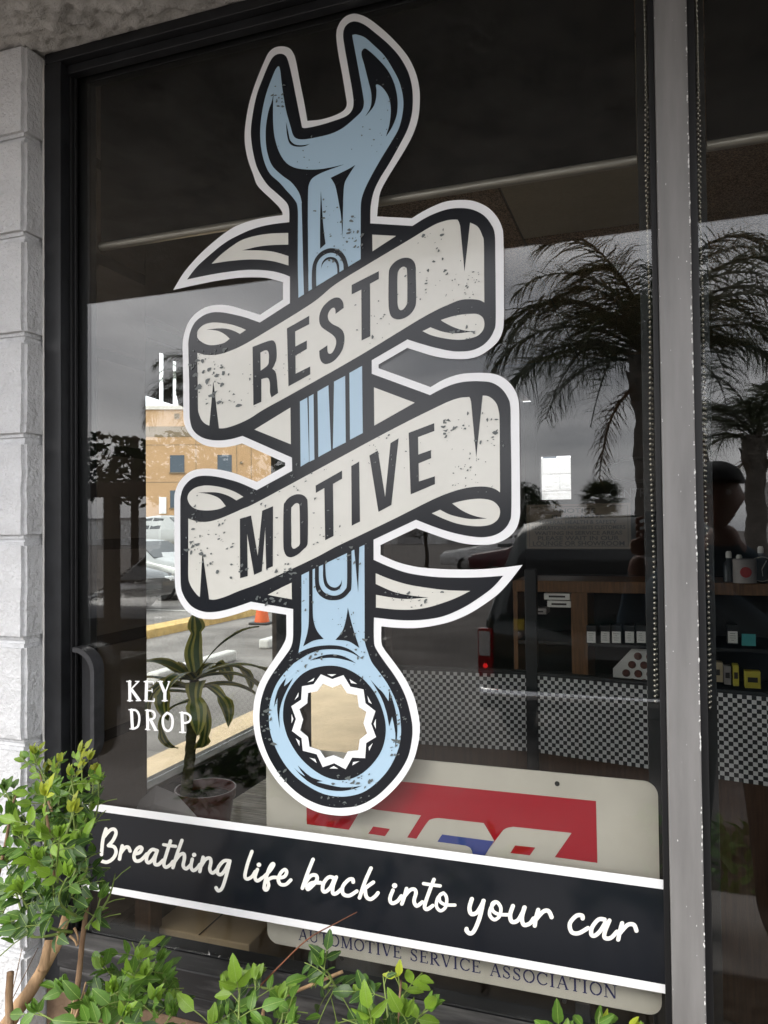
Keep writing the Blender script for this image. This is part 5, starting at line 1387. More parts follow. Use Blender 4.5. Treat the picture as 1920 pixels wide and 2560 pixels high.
for bp, tp, yb, yt, pl_ in [((990, 2640), (996, 2440), -.24, -.17, G2), ((980, 2640), (905, 2500), -.26, -.22, G1), ((1000, 2640), (1070, 2525), -.24, -.20, G3), ((960, 2640), (930, 2560), -.28, -.27, G1), ((985, 2640), (958, 2440), -.25, -.20, G4), ((1000, 2660), (1010, 2540), -.3, -.3, ('leaf_mid', 'leaf_light', 'leaf_light'))]:
    D_.shoot(bp, tp, yb, yt, pl_, sz=0.030, dens=0.55)
D_.wood('branch', [(1000, 2760), (1000, 2620), (998, 2520), (1003, 2450)], (-.27, -.18), (0.0045, 0.0014), 'bark_brown')
D_.finish()
E_ = Shrub('leafy_shrub', 'broad leaved shoot tips rising below the lower corner of the cream sign', (0.0, -0.26, 0.16), 31)
for px, py, az, L in ((1396, 2560, 92, .034), (1396, 2585, 155, .036), (1400, 2585, 30, .036), (1396, 2600, 120, .03), (1402, 2600, 60, .03)):
    c = at_y(px, py, -.2); E_.leaf(c, Vector((math.cos(rad(az)), -0.15, math.sin(rad(az)))), Vector((0.1, -1, 0.35)), L, 'leaf_mid' if az != 30 else 'leaf_light')
for bp, tp, pl_ in [((1500, 2680), (1515, 2555), G2), ((1480, 2680), (1490, 2560), G3), ((1570, 2680), (1575, 2570), G2), ((1400, 2760), (1398, 2620), G1), ((1610, 2700), (1605, 2600), G1)]:
    E_.shoot(bp, tp, -.24, -.2, pl_, sz=0.026, dens=0.5)
E_.wood('branch', [(1400, 2760), (1398, 2620), (1397, 2575)], (-.22, -.2), (0.003, 0.0015), 'stem_green')
E_.finish()
# ================================================================== the car park: seen in the glass and through the side window
mat('paint_green', (0.006, 0.016, 0.014), 0.22, 0.5, coat=0.8)
mat('paint_dark', (0.015, 0.016, 0.02), 0.25, 0.5, coat=0.7)
mat('paint_silver', (0.30, 0.30, 0.29), 0.3, 0.5, metal=0.5, coat=0.5)
mat('paint_white', (0.70, 0.70, 0.69), 0.3, 0.5, coat=0.5)
mat('paint_maroon', (0.07, 0.008, 0.012), 0.3, 0.5, coat=0.5)
mat('tyre', (0.012, 0.012, 0.012), 0.8)
mat('chrome', (0.65, 0.65, 0.66), 0.12, 0.5, metal=1.0)
mat('trim_black', (0.01, 0.01, 0.01), 0.5)
mat('lamp_red', (0.30, 0.004, 0.008), 0.15, 0.6, coat=0.6)
mat('lamp_clear', (0.62, 0.62, 0.62), 0.15, 0.6, coat=0.6)
mat('lit_bulb', (0.8, 0.02, 0.02), 0.3)
_n = MATS['lit_bulb'].node_tree.nodes['Principled BSDF']; _n.inputs['Emission Color'].default_value = (1, 0.02, 0.02, 1); _n.inputs['Emission Strength'].default_value = 2.0
mat('grey_plate', (0.16, 0.16, 0.16), 0.5)
mat('dark_window', (0.01, 0.012, 0.014), 0.06, 0.6)
mat('sticker_yellow', (0.55, 0.42, 0.05), 0.6)

def vehicle(name, label, cat, loc, rz, W, st, paint, wheels, glass, rear=None, group=None, tint='dark_window'):
    """st: stations (s along length, z bottom, z belt, z roof, roof half-width factor)"""
    t = thing(name, label, cat, loc, rz, group)
    b = MB(); rings = []; h = W / 2
    for s, zb_, zl, zr, wt, wl_ in st:
        hb = h * wl_
        pts = [(-hb * 0.90, zb_), (-hb * 0.99, zb_ + 0.12), (-hb, zb_ + 0.30), (-hb * 0.985, zl - 0.03), (-hb * 0.965, zl), (-hb * (0.965 + wt) / 2 - 0.008, (zl + zr) / 2 - 0.01), (-hb * wt, zr - 0.07), (-hb * wt * 0.93, zr - 0.025), (-hb * wt * 0.72, zr), (-hb * wt * 0.3, zr + 0.012)]
        pts = pts + [(-x, z) for x, z in reversed(pts)]
        rings.append([b.vert((x, s, z)) for x, z in pts])
    n = len(rings[0])
    for i in range(len(rings) - 1):
        for k in range(n):
            k2 = (k + 1) % n
            b.face((rings[i][k], rings[i][k2], rings[i + 1][k2], rings[i + 1][k]))
    b.face(list(reversed(rings[0]))); b.face(rings[-1])
    body = b.build('body', MATS[paint], t, auto=38)
    # side windows between stations
    for (i, j, fa, fb, n_) in glass:
        for side in (0, 1):
            P = lambda ri, k: Vector(b.v[rings[ri][k if side == 0 else n - 1 - k]])
            q = [P(i, 4), P(j, 4), P(j, 6), P(i, 6)]
            c = sum(q, Vector()) / 4
            q2 = []
            for k, p in enumerate(q):
                l_ = p.lerp(c, 0.10)
                q2.append(l_)
            a0, a1 = fa, fb
            bl, br, tr, tl = q2
            qq = [bl.lerp(br, a0), bl.lerp(br, a1), tl.lerp(tr, a1), tl.lerp(tr, a0)]
            out = Vector((-1 if side == 0 else 1, 0, 0.25)).normalized() * 0.012
            m = MB(); m.poly([p + out for p in qq]); m.poly([p + out * 0.3 for p in reversed(qq)])
            for k in range(4): m.poly([qq[k] + out, qq[(k + 1) % 4] + out, qq[(k + 1) % 4] + out * 0.3, qq[k] + out * 0.3])
            m.build('side_window', MATS[tint], t)
    # wheels
    for (sx, sy, r) in wheels:
        for s_ in (-1, 1):
            m = MB(); m.lathe((s_ * (h - 0.11), sy, r), [(r * 0.62, -0.10), (r * 0.96, -0.10), (r, -0.07), (r, 0.07), (r * 0.96, 0.10), (r * 0.62, 0.10)], 24, axis='x', caps=False)
            w = m.build('wheel', MATS['tyre'], t, auto=50)
            m = MB(); m.lathe((s_ * (h - 0.075), sy, r), [(r * 0.63, -0.05), (r * 0.63, 0.04), (r * 0.3, 0.055), (r * 0.1, 0.06)], 20, axis='x'); m.build('rim', MATS['paint_silver'], w, auto=40)
    return t, rings, b
def pane_between(t, pts, m, name, out):
    q = [Vector(p) for p in pts]; o_ = Vector(out)
    b = MB(); b.poly([p + o_ for p in q]); b.poly([p + o_ * 0.2 for p in reversed(q)])
    for k in range(len(q)): b.poly([q[k] + o_, q[(k + 1) % len(q)] + o_, q[(k + 1) % len(q)] + o_ * 0.2, q[k] + o_ * 0.2])
    return b.build(name, MATS[m], t)

SUVST = [(0.00, 0.42, 0.98, 1.00, 0.93, 0.96), (-0.03, 0.40, 0.99, 1.05, 0.92, 0.985), (-0.22, 0.38, 1.00, 1.56, 0.78, 1.0), (-0.34, 0.38, 1.00, 1.655, 0.76, 1.0), (-1.2, 0.38, 1.00, 1.69, 0.76, 1.0), (-2.5, 0.38, 1.00, 1.66, 0.76, 1.0), (-3.05, 0.38, 1.02, 1.10, 0.86, 1.0), (-3.3, 0.38, 0.98, 1.06, 0.86, 0.99), (-4.2, 0.40, 0.90, 0.98, 0.84, 0.95), (-4.40, 0.45, 0.80, 0.86, 0.82, 0.88)]
def suv(label, loc, paint, group=None):
    t, rg, bb = vehicle('parked_suv', label, 'car', loc, 0, 1.74, SUVST, paint, [(0, -0.86, 0.36), (0, -3.52, 0.36)], [(3, 4, 0.10, 0.95, 0), (4, 5, 0.02, 0.98, 0)], group=group)
    # rear glass on the sloping tailgate, lamps, bumper, plate, rails
    gx = 0.70
    b = MB()
    out = [(-gx, 1.04), (-gx * 0.97, 1.00), (gx * 0.97, 1.00), (gx, 1.04), (gx * 0.90, 1.40), (gx * 0.84, 1.45), (-gx * 0.84, 1.45), (-gx * 0.90, 1.40)]
    q = [(x, -(z - 1.0) * 0.36 + 0.004, z) for x, z in out]
    b.poly(q); b.poly([(x, y - 0.01, z) for x, y, z in reversed(q)])
    for k in range(8): b.poly([q[k], q[(k + 1) % 8], (q[(k + 1) % 8][0], q[(k + 1) % 8][1] - 0.01, q[(k + 1) % 8][2]), (q[k][0], q[k][1] - 0.01, q[k][2])])
    rgl = b.build('rear_window', MATS['dark_window'], t)
    b = MB(); b.tube([(-0.02, 0.02, 1.02), (0.20, -0.0, 1.06), (0.48, -0.01, 1.09)], 0.008, 6); b.build('wiper', MATS['trim_black'], rgl)
    for s in (-1, 1):
        b = MB(); b.box(s * 0.845 - 0.055, s * 0.845 + 0.055, -0.06, 0.012, 0.565, 0.905); tl = b.build('tail_light', MATS['lamp_red'], t, bevel=0.012)
        b = MB(); b.box(s * 0.848 - 0.040, s * 0.848 + 0.038, 0.0125, 0.018, 0.715, 0.885); cl = b.build('reversing_lens', MATS['lamp_clear'], tl, bevel=0.003)
        b = MB(); b.ball((s * 0.845, 0.012, 0.645), 0.018, 8, 6, sc=(1, 0.4, 1)); b.build('bulb', MATS['lit_bulb'], tl)
    b = MB(); b.box(-0.86, 0.86, -0.10, 0.13, 0.37, 0.455); b.build('rear_bumper', MATS['trim_black'], t, bevel=0.02)
    b = MB(); b.tube([(-0.90, -0.06, 0.475), (-0.84, 0.11, 0.482), (0, 0.145, 0.482), (0.84, 0.11, 0.482), (0.90, -0.06, 0.475)], 0.036, 10); b.build('bumper_bar', MATS['chrome'], t, smooth=True)
    b = MB(); b.box(-0.17, 0.17, 0.004, 0.012, 0.72, 0.88); b.build('number_plate', MATS['grey_plate'], t, bevel=0.004)
    b = MB(); b.box(-0.30, 0.30, 0.002, 0.026, 0.905, 0.945); b.build('tailgate_handle', MATS['trim_black'], t, bevel=0.006)
    b = MB(); b.lathe((-0.60, 0.004, 0.87), [(0.021, 0), (0.021, 0.008), (0.012, 0.011)], 16, axis='y'); b.build('lock_cylinder', MATS['chrome'], t, auto=40)
    b = MB(); b.box(-0.645, -0.575, 0.003, 0.006, 0.90, 0.975); b.build('sticker', MATS['sticker_yellow'], t)
    for s in (-1, 1):
        b = MB(); b.tube([(s * 0.60, -0.55, 1.69), (s * 0.60, -0.62, 1.735), (s * 0.60, -2.3, 1.735), (s * 0.60, -2.4, 1.69)], 0.014, 6); b.build('roof_rail', MATS['trim_black'], t)
    return t
suv('dark green estate car parked with its tail lamps towards the shop', (-0.30, -4.02, 0.0), 'paint_green')
suv('black estate car with roof rails parked beyond the dark green one', (2.05, -5.2, 0.0), 'paint_dark')

SEDST = [(0.0, 0.36, 0.62, 0.66, 0.84, 0.86), (-0.12, 0.30, 0.72, 0.78, 0.86, 0.95), (-1.05, 0.26, 0.86, 0.93, 0.86, 1.0), (-1.25, 0.26, 0.90, 0.97, 0.86, 1.0), (-2.0, 0.26, 0.92, 1.40, 0.72, 1.0), (-2.6, 0.26, 0.93, 1.44, 0.70, 1.0), (-3.2, 0.26, 0.94, 1.40, 0.70, 1.0), (-3.95, 0.28, 0.95, 1.02, 0.82, 1.0), (-4.5, 0.32, 0.90, 0.98, 0.82, 0.95), (-4.6, 0.40, 0.80, 0.86, 0.80, 0.88)]
def sedan(label, loc, rz, paint, group=None):
    t, rg, bb = vehicle('parked_sedan', label, 'car', loc, rz, 1.76, SEDST, paint, [(0, -0.92, 0.31), (0, -3.65, 0.31)], [(4, 5, 0.02, 0.98, 0), (5, 6, 0.02, 0.98, 0)], group=group)
    pane_between(t, [(-0.66, -1.30, 0.965), (0.66, -1.30, 0.965), (0.52, -1.93, 1.345), (-0.52, -1.93, 1.345)], 'dark_window', 'windscreen', (0, 0.018, 0.030))
    pane_between(t, [(0.60, -3.86, 1.03), (-0.60, -3.86, 1.03), (-0.50, -3.28, 1.335), (0.50, -3.28, 1.335)], 'dark_window', 'rear_window', (0, -0.018, 0.032))
    for s in (-1, 1):
        b = MB(); b.box(s * 0.62 - 0.13, s * 0.62 + 0.13, -0.08, 0.0, 0.56, 0.69); b.build('headlight', MATS['lamp_clear'], t, bevel=0.02)
        b = MB(); b.box(s * 0.64 - 0.12, s * 0.64 + 0.12, -4.615, -4.52, 0.70, 0.84); b.build('tail_light', MATS['lamp_red'], t, bevel=0.02)
    b = MB(); b.box(-0.40, 0.40, -0.03, 0.015, 0.44, 0.60); b.build('grille', MATS['trim_black'], t, bevel=0.01)
    return t
# trees -------------------------------------------------------------------
mat('palm_leaf', (0.05, 0.062, 0.028), 0.5, 0.4, var=0.3, vscale=5, rnd=0.25, trans=0.15)
mat('palm_leaf_dry', (0.13, 0.085, 0.045), 0.8, 0.2, var=0.3, vscale=5)
mat('palm_bark', (0.17, 0.15, 0.13), 0.9, 0.2, var=0.4, vscale=7, stretch=(1, 1, 3), bump=0.9, bscale=14, bdist=0.03)
mat('tree_leaf', (0.022, 0.038, 0.014), 0.6, 0.3, var=0.3, vscale=2, rnd=0.2, trans=0.1)
mat('tree_bark', (0.05, 0.04, 0.032), 0.9, 0.2, var=0.3, vscale=9)
def frond(L, n, seed, ang0, bend, ll, droop, dry=False):
    rng = random.Random(seed); b = MB(); pts = []; x = z = 0.0; a = ang0
    N = 26
    for i in range(N + 1):
        pts.append(Vector((x, 0.04 * math.sin(i * 0.3 + seed), z))); x += L / N * math.cos(a); z += L / N * math.sin(a); a -= bend / N * (0.5 + 1.0 * i / N)
    b.tube(pts, [0.024 * (1 - 0.85 * i / N) + 0.003 for i in range(N + 1)], 5, mi=0)
    for k in range(n):
        f = 0.12 + 0.88 * k / (n - 1)
        i = min(N - 1, int(f * N)); p = pts[i].lerp(pts[i + 1], f * N - i); tg = (pts[i + 1] - pts[i]).normalized()
        le = ll * (0.5 + 0.6 * math.sin(math.pi * min(1, f * 0.9 + 0.1))) * rng.uniform(0.75, 1.2)
        for s in (-1, 1):
            d = (tg * rng.uniform(0.25, 0.6) + Vector((0, s, 0)) * rng.uniform(0.45, 0.9) + Vector((0, 0, rng.uniform(-0.3, 0.35)))).normalized()
            w = rng.uniform(0.008, 0.013); q0 = p; prev = None
            M_ = 4
            for j in range(M_ + 1):
                g = j / M_
                dn = (d + Vector((0, 0, -1)) * droop * g * g * 1.6).normalized()
                side = dn.cross(Vector((0, s, 0.3))).normalized() if abs(dn.dot(Vector((0, s, 0.3)))) < 1.03 else Vector((1, 0, 0))
                ww = w * (1 - 0.9 * g)
                cur = (b.vert(q0 - side * ww), b.vert(q0 + side * ww))
                if prev: b.face((prev[0], prev[1], cur[1], cur[0]))
                prev = cur; q0 = q0 + dn * le / M_
    return b.mesh('frond', MATS['palm_leaf_dry' if dry else 'palm_leaf'], smooth=False, fixn=False)
FR = [frond(2.5, 60, 1, 0.95, 2.3, 0.72, 1.9), frond(2.7, 64, 2, 0.65, 2.0, 0.78, 2.2), frond(2.3, 58, 3, 0.30, 1.7, 0.7, 2.2), frond(2.6, 60, 4, 1.2, 2.2, 0.66, 1.5), frond(1.7, 40, 5, -0.4, 1.0, 0.4, 1.2, True)]
def palm(label, loc, zc, r, sc, n, seed, lean=0.0, group=None):
    rng = random.Random(seed); t = thing('palm_tree', label, 'palm tree', loc, 0, group)
    b = MB(); m = 26
    b.tube([(lean * (k / m) ** 2 + 0.02 * math.sin(k), 0.02 * math.cos(k * 1.3), zc * k / m) for k in range(m + 1)], [r * (1.05 - 0.15 * k / m + (0.10 if k % 2 else 0) + (0.25 if k > m - 5 else 0)) for k in range(m + 1)], 12)
    b.build('trunk', MATS['palm_bark'], t, smooth=True)
    for k in range(12):     # old leaf bases
        a = k * 2.4; z = zc - 0.65 + 0.055 * k; b = MB()
        d = Vector((math.cos(a), math.sin(a), 0)); c = Vector((lean * 0.9, 0, z)) + d * r
        b.obox(c + d * 0.03 + Vector((0, 0, 0.08)), d.cross(Vector((0, 0, 1))) * 0.06, d * 0.018, Vector((0, 0, 0.16)) + d * 0.05); b.build('leaf_base', MATS['palm_bark'], t, bevel=0.01)
    for k in range(n):
        a = k * 2.399 + rng.uniform(-0.2, 0.2); i = (3, 0, 0, 1, 1, 2)[min(5, int(6 * k / n))]
        o = link('frond', FR[i], t); o.location = (lean + 0.05 * math.cos(a), 0.05 * math.sin(a), zc - 0.10 + 0.35 * (1 - k / n))
        o.rotation_euler = (0, rng.uniform(-0.12, 0.18), a); o.scale = (sc * rng.uniform(0.85, 1.1),) * 3
    for k in range(3):
        o = link('dry_frond', FR[4], t); o.location = (lean, 0, zc - 0.25); o.rotation_euler = (0, 0.3, k * 2.1 + 0.4); o.scale = (sc,) * 3
    return t
G_P = 'palms in the car park'
p1 = mirror(at_y(1618, 1000, 9.8)); palm('tall feathery palm standing behind the parked cars', (p1.x, p1.y, 0), 3.95, 0.185, 1.0, 34, 4, group=G_P)
p2 = mirror(at_y(1886, 1100, 15.5)); palm('smaller feathery palm farther out in the car park behind the second dark car', (p2.x, p2.y, 0), 3.35, 0.19, 0.80, 24, 9, group=G_P)
p3 = mirror(at_y(585, 1000, 14.0)); palm('feathery palm near the dark timber gate frame', (p3.x, p3.y, 0), 4.3, 0.15, 0.95, 22, 13, group=G_P)

def leaf_cloud(name, blobs, leaf, n, seed, m, parent, stuff=False):
    rng = random.Random(seed); b = MB()
    tot = sum(q[3] ** 2 for q in blobs)
    for (cx, cy, cz, r) in blobs:
        for _ in range(int(n * r * r / tot)):
            while True:
                v = Vector((rng.uniform(-1, 1), rng.uniform(-1, 1), rng.uniform(-1, 1)))
                if 0.25 < v.length < 1: break
            v = v.normalized() * (v.length ** 0.5) * r
            if noise.noise(Vector((cx, cy, cz)) + v * (2.2 / r)) < -0.12: continue
            c = Vector((cx, cy, cz + v.z * 0.85)) + Vector((v.x, v.y, 0))
            d = Vector((rng.gauss(0, 1), rng.gauss(0, 1), rng.gauss(0, 1))).normalized(); e = d.orthogonal().normalized(); s = leaf * rng.uniform(0.6, 1.3)
            b.poly([c - d * s, c + e * s * 0.42, c + d * s, c - e * s * 0.42])
    o = b.build(name, m, parent, fixn=False)
    if stuff: o['kind'] = 'stuff'
    return o
def tree(label, loc, h, blobs, n, leaf, seed, r=0.12, group=None, m='tree_leaf'):
    t = thing('broadleaf_tree', label, 'tree', loc, 0, group); rng = random.Random(seed)
    b = MB(); b.tube([(0.05 * math.sin(k), 0.04 * math.cos(k), h * k / 8) for k in range(9)], [r * (1 - 0.6 * k / 8) for k in range(9)], 8); b.build('trunk', MATS['tree_bark'], t, smooth=True)
    for k, q in enumerate(blobs):
        z0 = h * (0.45 + 0.5 * (k % 3) / 3); b = MB(); p = Vector((0.02, 0, z0)); e = Vector(q[:3])
        b.tube([p, p.lerp(e, 0.5) + Vector((0, 0, 0.1)), e], [r * 0.4, r * 0.28, r * 0.1], 6); b.build('limb', MATS['tree_bark'], t, smooth=True)
    leaf_cloud('crown', blobs, leaf, n, seed, MATS[m], t)
    return t
G_T = 'trees at the far side of the car park'
q = mirror(at_y(1305, 1400, 52)); tree('dark bushy tree standing beside the far fan palm', (q.x, q.y, 0), 2.6, [(0, 0, 3.0, 1.5), (-1.2, 0, 2.0, 1.2), (1.1, 0.3, 2.4, 1.2), (0.3, 0, 4.0, 1.0), (-1.4, 0, 3.2, 0.8), (1.8, 0, 1.4, 1.0)], 5200, 0.13, 3, group=G_T)
q = mirror(at_y(1065, 1400, 28)); tree('loose small leaved tree in front of the white building', (q.x, q.y, 0), 2.3, [(0, 0, 2.6, 1.0), (-0.9, 0, 2.3, 0.7), (0.9, 0.2, 2.2, 0.8), (0.2, 0, 3.4, 0.9), (1.3, 0, 1.6, 0.5), (-0.2, 0.3, 1.7, 0.6)], 2600, 0.085, 5, 0.09, group=G_T)
q = mirror(at_y(1080, 1400, 70)); tree('round dark tree behind the white lorry', (q.x + 9.5, q.y, 0), 3.0, [(0, 0, 4.0, 1.8), (-1.5, 0, 3.0, 1.3), (1.5, 0, 3.1, 1.4), (0, 0, 2.0, 1.6)], 3000, 0.17, 6, 0.16, group=G_T)
# fan palm with a skirt of shrubs
q = mirror(at_y(1503, 1260, 48)); fp = thing('fan_palm', 'fan palm with a stiff round head rising over shrubs far across the car park', 'palm tree', (q.x, q.y, 0))
b = MB(); b.tube([(0, 0, 0.3 * k) for k in range(12)], [0.26 + (0.12 if k > 7 else 0) for k in range(12)], 10); b.build('trunk', MATS['palm_bark'], fp, smooth=True)
b = MB()
for k in range(26):      # one fan: blades spread from a stalk
    a = rad(-120 + 240 * k / 25); d = Vector((math.cos(a) * 0.9 + 0.15, math.sin(a), 0.1 * math.cos(3 * a))); e = Vector((-math.sin(a), math.cos(a), 0)) * 0.035
    o_ = Vector((0.75, 0, 0)); tip = o_ + d * (0.75 + 0.12 * (k % 2)) + Vector((0, 0, -0.12)); mid_ = o_ + d * 0.42
    b.poly([o_, mid_ + e, tip, mid_ - e])
b.tube([(0, 0, 0), (0.4, 0, 0.03), (0.75, 0, 0)], 0.02, 5)
fan = b.mesh('fan_leaf', MATS['palm_leaf'], fixn=False)
rng = random.Random(8)
for k in range(34):
    a = k * 2.399; el = 1.25 - 1.9 * k / 33
    o = link('fan_leaf', fan, fp); o.location = (0, 0, 3.25); o.rotation_euler = (rng.uniform(-0.4, 0.4), -el, a); o.scale = (1.05,) * 3
hb = thing('far_shrubs', 'row of dark shrubs below the far fan palm', 'shrub', (q.x, q.y + 1.5, 0))
leaf_cloud('foliage', [(-3.2 + 1.1 * k, 0.3 * math.sin(k * 2), 0.9, 0.95 + 0.25 * math.sin(k * 1.7)) for k in range(8)], 0.12, 4200, 21, MATS['tree_leaf'], hb, True)

# buildings, lorry, cars reflected --------------------------------------------
mat('white_render', (0.78, 0.78, 0.77), 0.8, 0.2, var=0.06, vscale=1.2)
mat('grey_render', (0.40, 0.39, 0.39), 0.8, 0.2, var=0.06, vscale=0.8)
wb = thing('white_warehouse', 'long plain white warehouse across the car park', 'building', (-27.0, -78.0, 0))
b = MB(); b.box(-64, 17.2, -6, 0, 0, 3.2); b.build('wall', MATS['white_render'], wb)
b = MB(); b.box(-64.2, 17.4, -6.2, 0.2, 3.201, 3.4); b.build('parapet', MATS['grey_render'], wb)
for k in range(-6, 7):
    b = MB(); b.box(-22 + 5.6 * k, -19.2 + 5.6 * k, 0.002, 0.05, 0.0, 3.0); o = b.build('roller_door', MATS['grey_render'], wb)
wb2 = thing('grey_warehouse', 'grey gabled warehouse behind the smaller palm', 'building', (13.0, -46.0, 0))
b = MB(); b.prism([(-7.2, 0), (14, 0), (14, 6.2), (-1.5, 6.2), (-7.2, 4.0)], -8, 0); b.build('wall', MATS['grey_render'], wb2)
b = MB(); b.box(-5.5, -4.2, 0.003, 0.06, 0, 2.2); b.build('door', MATS['white_render'], wb2)
def lorry(loc, rz):
    t = thing('box_lorry', 'white bonneted box lorry parked by the white warehouse', 'lorry', loc, rz)
    b = MB(); b.box(-1.2, 1.2, -7.4, -2.25, 0.95, 3.5); b.build('cargo_box', MATS['paint_white'], t, bevel=0.03)
    b = MB(); b.prism([(0, 0)] * 3, 0, 0) if False else None
    b = MB(); pr = [(-2.2, 0.7), (0.0, 0.7), (0.0, 1.15), (-0.15, 1.35), (-1.0, 1.5), (-1.35, 2.25), (-1.5, 2.35), (-2.2, 2.35)]
    bb = len(b.v); n = len(pr)
    b.v += [(-1.0, y, z) for y, z in pr] + [(1.0, y, z) for y, z in pr]
    b.face(range(bb, bb + n)); b.face(range(bb + 2 * n - 1, bb + n - 1, -1))
    for i in range(n): b.face((bb + i, bb + (i + 1) % n, bb + n + (i + 1) % n, bb + n + i))
    b.build('cab', MATS['paint_white'], t, bevel=0.06)
    for s in (-1, 1): pane_between(t, [(s * 1.0, -2.05, 1.55), (s * 1.0, -1.15, 1.55), (s * 1.0, -1.42, 2.15), (s * 1.0, -2.05, 2.15)], 'dark_window', 'side_window', (s * 0.02, 0, 0))
    pane_between(t, [(-0.85, -1.06, 1.6), (0.85, -1.06, 1.6), (0.8, -1.33, 2.2), (-0.8, -1.33, 2.2)], 'dark_window', 'windscreen', (0, 0.03, 0.01))
    for sy in (-0.6, -6.2):
        for s in (-1, 1):
            m = MB(); m.lathe((s * 0.92, sy, 0.46), [(0.28, -0.13), (0.46, -0.13), (0.46, 0.13), (0.28, 0.13)], 20, axis='x', caps=False); w = m.build('wheel', MATS['tyre'], t, auto=50)
            m = MB(); m.lathe((s * 0.95, sy, 0.46), [(0.29, -0.06), (0.29, 0.06)], 16, axis='x'); m.build('rim', MATS['paint_silver'], w)
    b = MB(); b.box(-0.9, 0.9, -7.3, -0.1, 0.55, 0.699); b.build('chassis', MATS['trim_black'], t)
    b = MB(); b.box(-1.0, 1.0, 0.001, 0.14, 0.5, 0.78); b.build('front_bumper', MATS['chrome'], t, bevel=0.02)
q = mirror(at_y(1172, 1420, 66)); lorry((q.x, q.y, 0), rad(65))
q = mirror(at_y(1105, 1430, 26)); sedan('white saloon parked before the loose small leaved tree', (q.x, q.y, 0), rad(80), 'paint_white')
q = mirror(at_y(1180, 1440, 24)); sedan('maroon saloon parked before the white lorry', (q.x, q.y, 0), rad(85), 'paint_maroon')
# gate frame, pole and hedge beyond the left end of the soffit
mat('timber_dark', (0.035, 0.026, 0.02), 0.8, 0.2, var=0.3, vscale=9, stretch=(9, 9, 1))
gf = thing('timber_gate_frame', 'dark timber post and beam gate frame near the corner of the car park', 'gate frame', (-5.0, -4.6, 0))
for x in (-0.85, -0.40, 0.22, 0.85):
    b = MB(); b.box(x - 0.055, x + 0.055, -0.055, 0.055, 0, 1.93); b.build('post', MATS['timber_dark'], gf, bevel=0.006)
b = MB(); b.box(-1.0, 1.0, -0.07, 0.07, 1.931, 2.06); b.build('beam', MATS['timber_dark'], gf, bevel=0.008)
hg = thing('tall_hedge', 'dense dark hedge behind the timber gate frame', 'hedge', (-8.0, -8.0, 0))
leaf_cloud('foliage', [(-2.6 + 0.7 * k, 0.2 * math.sin(k), 2.5 + 0.08 * math.sin(k * 2.1), 0.62) for k in range(9)], 0.085, 6500, 33, MATS['tree_leaf'], hg, True)
for k in range(3):
    b = MB(); b.tube([(-1.8 + 1.6 * k, 0, 0), (-1.75 + 1.6 * k, 0, 2.2)], 0.05, 6); b.build('stem', MATS['tree_bark'], hg)
q = mirror(at_y(336, 1100, 11)); lp_ = thing('capped_pole', 'slim dark pole with a flat cap beyond the hedge', 'pole', (q.x, q.y, 0))
b = MB(); b.tube([(0, 0, 0), (0, 0, 3.35)], 0.075, 10); b.build('shaft', MATS['timber_dark'], lp_, auto=40)
b = MB(); b.lathe((0, 0, 3.351), [(0.10, 0), (0.10, 0.05), (0.03, 0.10)], 12); b.build('cap', MATS['timber_dark'], lp_, auto=40)
sedan('dark saloon parked nose towards the timber gate frame', (-5.6, -5.6, 0), rad(-8), 'paint_dark')
# plants on the verge behind the walkway
vg = thing('verge_plants', 'low leafy plants along the verge behind the walkway', 'ground cover', (1.5, -2.45, 0.09)); vg['kind'] = 'stuff'; del vg['category']
rng = random.Random(12); b = MB()
for k in range(900):
    x, y = rng.uniform(-1.6, 2.6), rng.uniform(-0.42, 0.40)
    hgt = 0.22 * max(0, 0.4 + noise.noise(Vector((x * 2.3, y * 2, 0))))
    M = leaf_matrix(Vector((x, y, hgt * rng.random())), Vector((rng.gauss(0, 0.6), rng.gauss(0, 0.6), rng.uniform(0.2, 1.2))), Vector((rng.gauss(0, 1), rng.gauss(0, 1), 1)), rng.uniform(0.05, 0.10)); src = LEAFB[k % 4]; o0 = len(b.v)
    b.v += [tuple(M @ Vector(v)) for v in src.v]
    for f, mi in zip(src.f, src.m): b.face([i + o0 for i in f], mi)
b.build('foliage', [MATS['leaf_mid'], MATS['leaf_vein']], vg, smooth=True, fixn=False)['kind'] = 'stuff'

# ---------------------------------------------------------------- side lot seen straight through the shop
mat('tan_render', (0.47, 0.30, 0.165), 0.85, 0.2, var=0.05, vscale=0.6)
mat('tan_band', (0.22, 0.17, 0.115), 0.85, 0.2)
mat('window_blue', (0.03, 0.05, 0.075), 0.12, 0.6)
mat('parapet_white', (0.62, 0.58, 0.52), 0.8, 0.2)
mat('low_wall', (0.36, 0.30, 0.25), 0.9, 0.2, var=0.15, vscale=3)
mat('stop_white', (0.55, 0.53, 0.50), 0.8, 0.2)
mat('cone_orange', (0.60, 0.10, 0.02), 0.6)
slab('terrace', -120, -16.0, 17.0, 120, -0.05, 0.75, MATS['asphalt'])
lw = thing('low_block_wall', 'low tan block wall along the edge of the raised car park', 'wall', (-16.0, 30.0, 0))
b = MB(); b.box(-0.10, 0.08, -13.2, 30, 0, 1.15); b.build('wall', MATS['low_wall'], lw)
b = MB(); b.box(-0.13, 0.11, -13.25, 30.05, 1.151, 1.21); b.build('coping', MATS['parapet_white'], lw)
TBA = rad(22)
tb0 = at_y(410, 1300, 44)
tbd = thing('tan_office_block', 'tan rendered office block with dark square windows beyond the side car park', 'building', (tb0.x, tb0.y, 0.75), TBA)
TBI = (Matrix.Translation((tb0.x, tb0.y, 0.75)) @ Matrix.Rotation(TBA, 4, 'Z')).inverted()
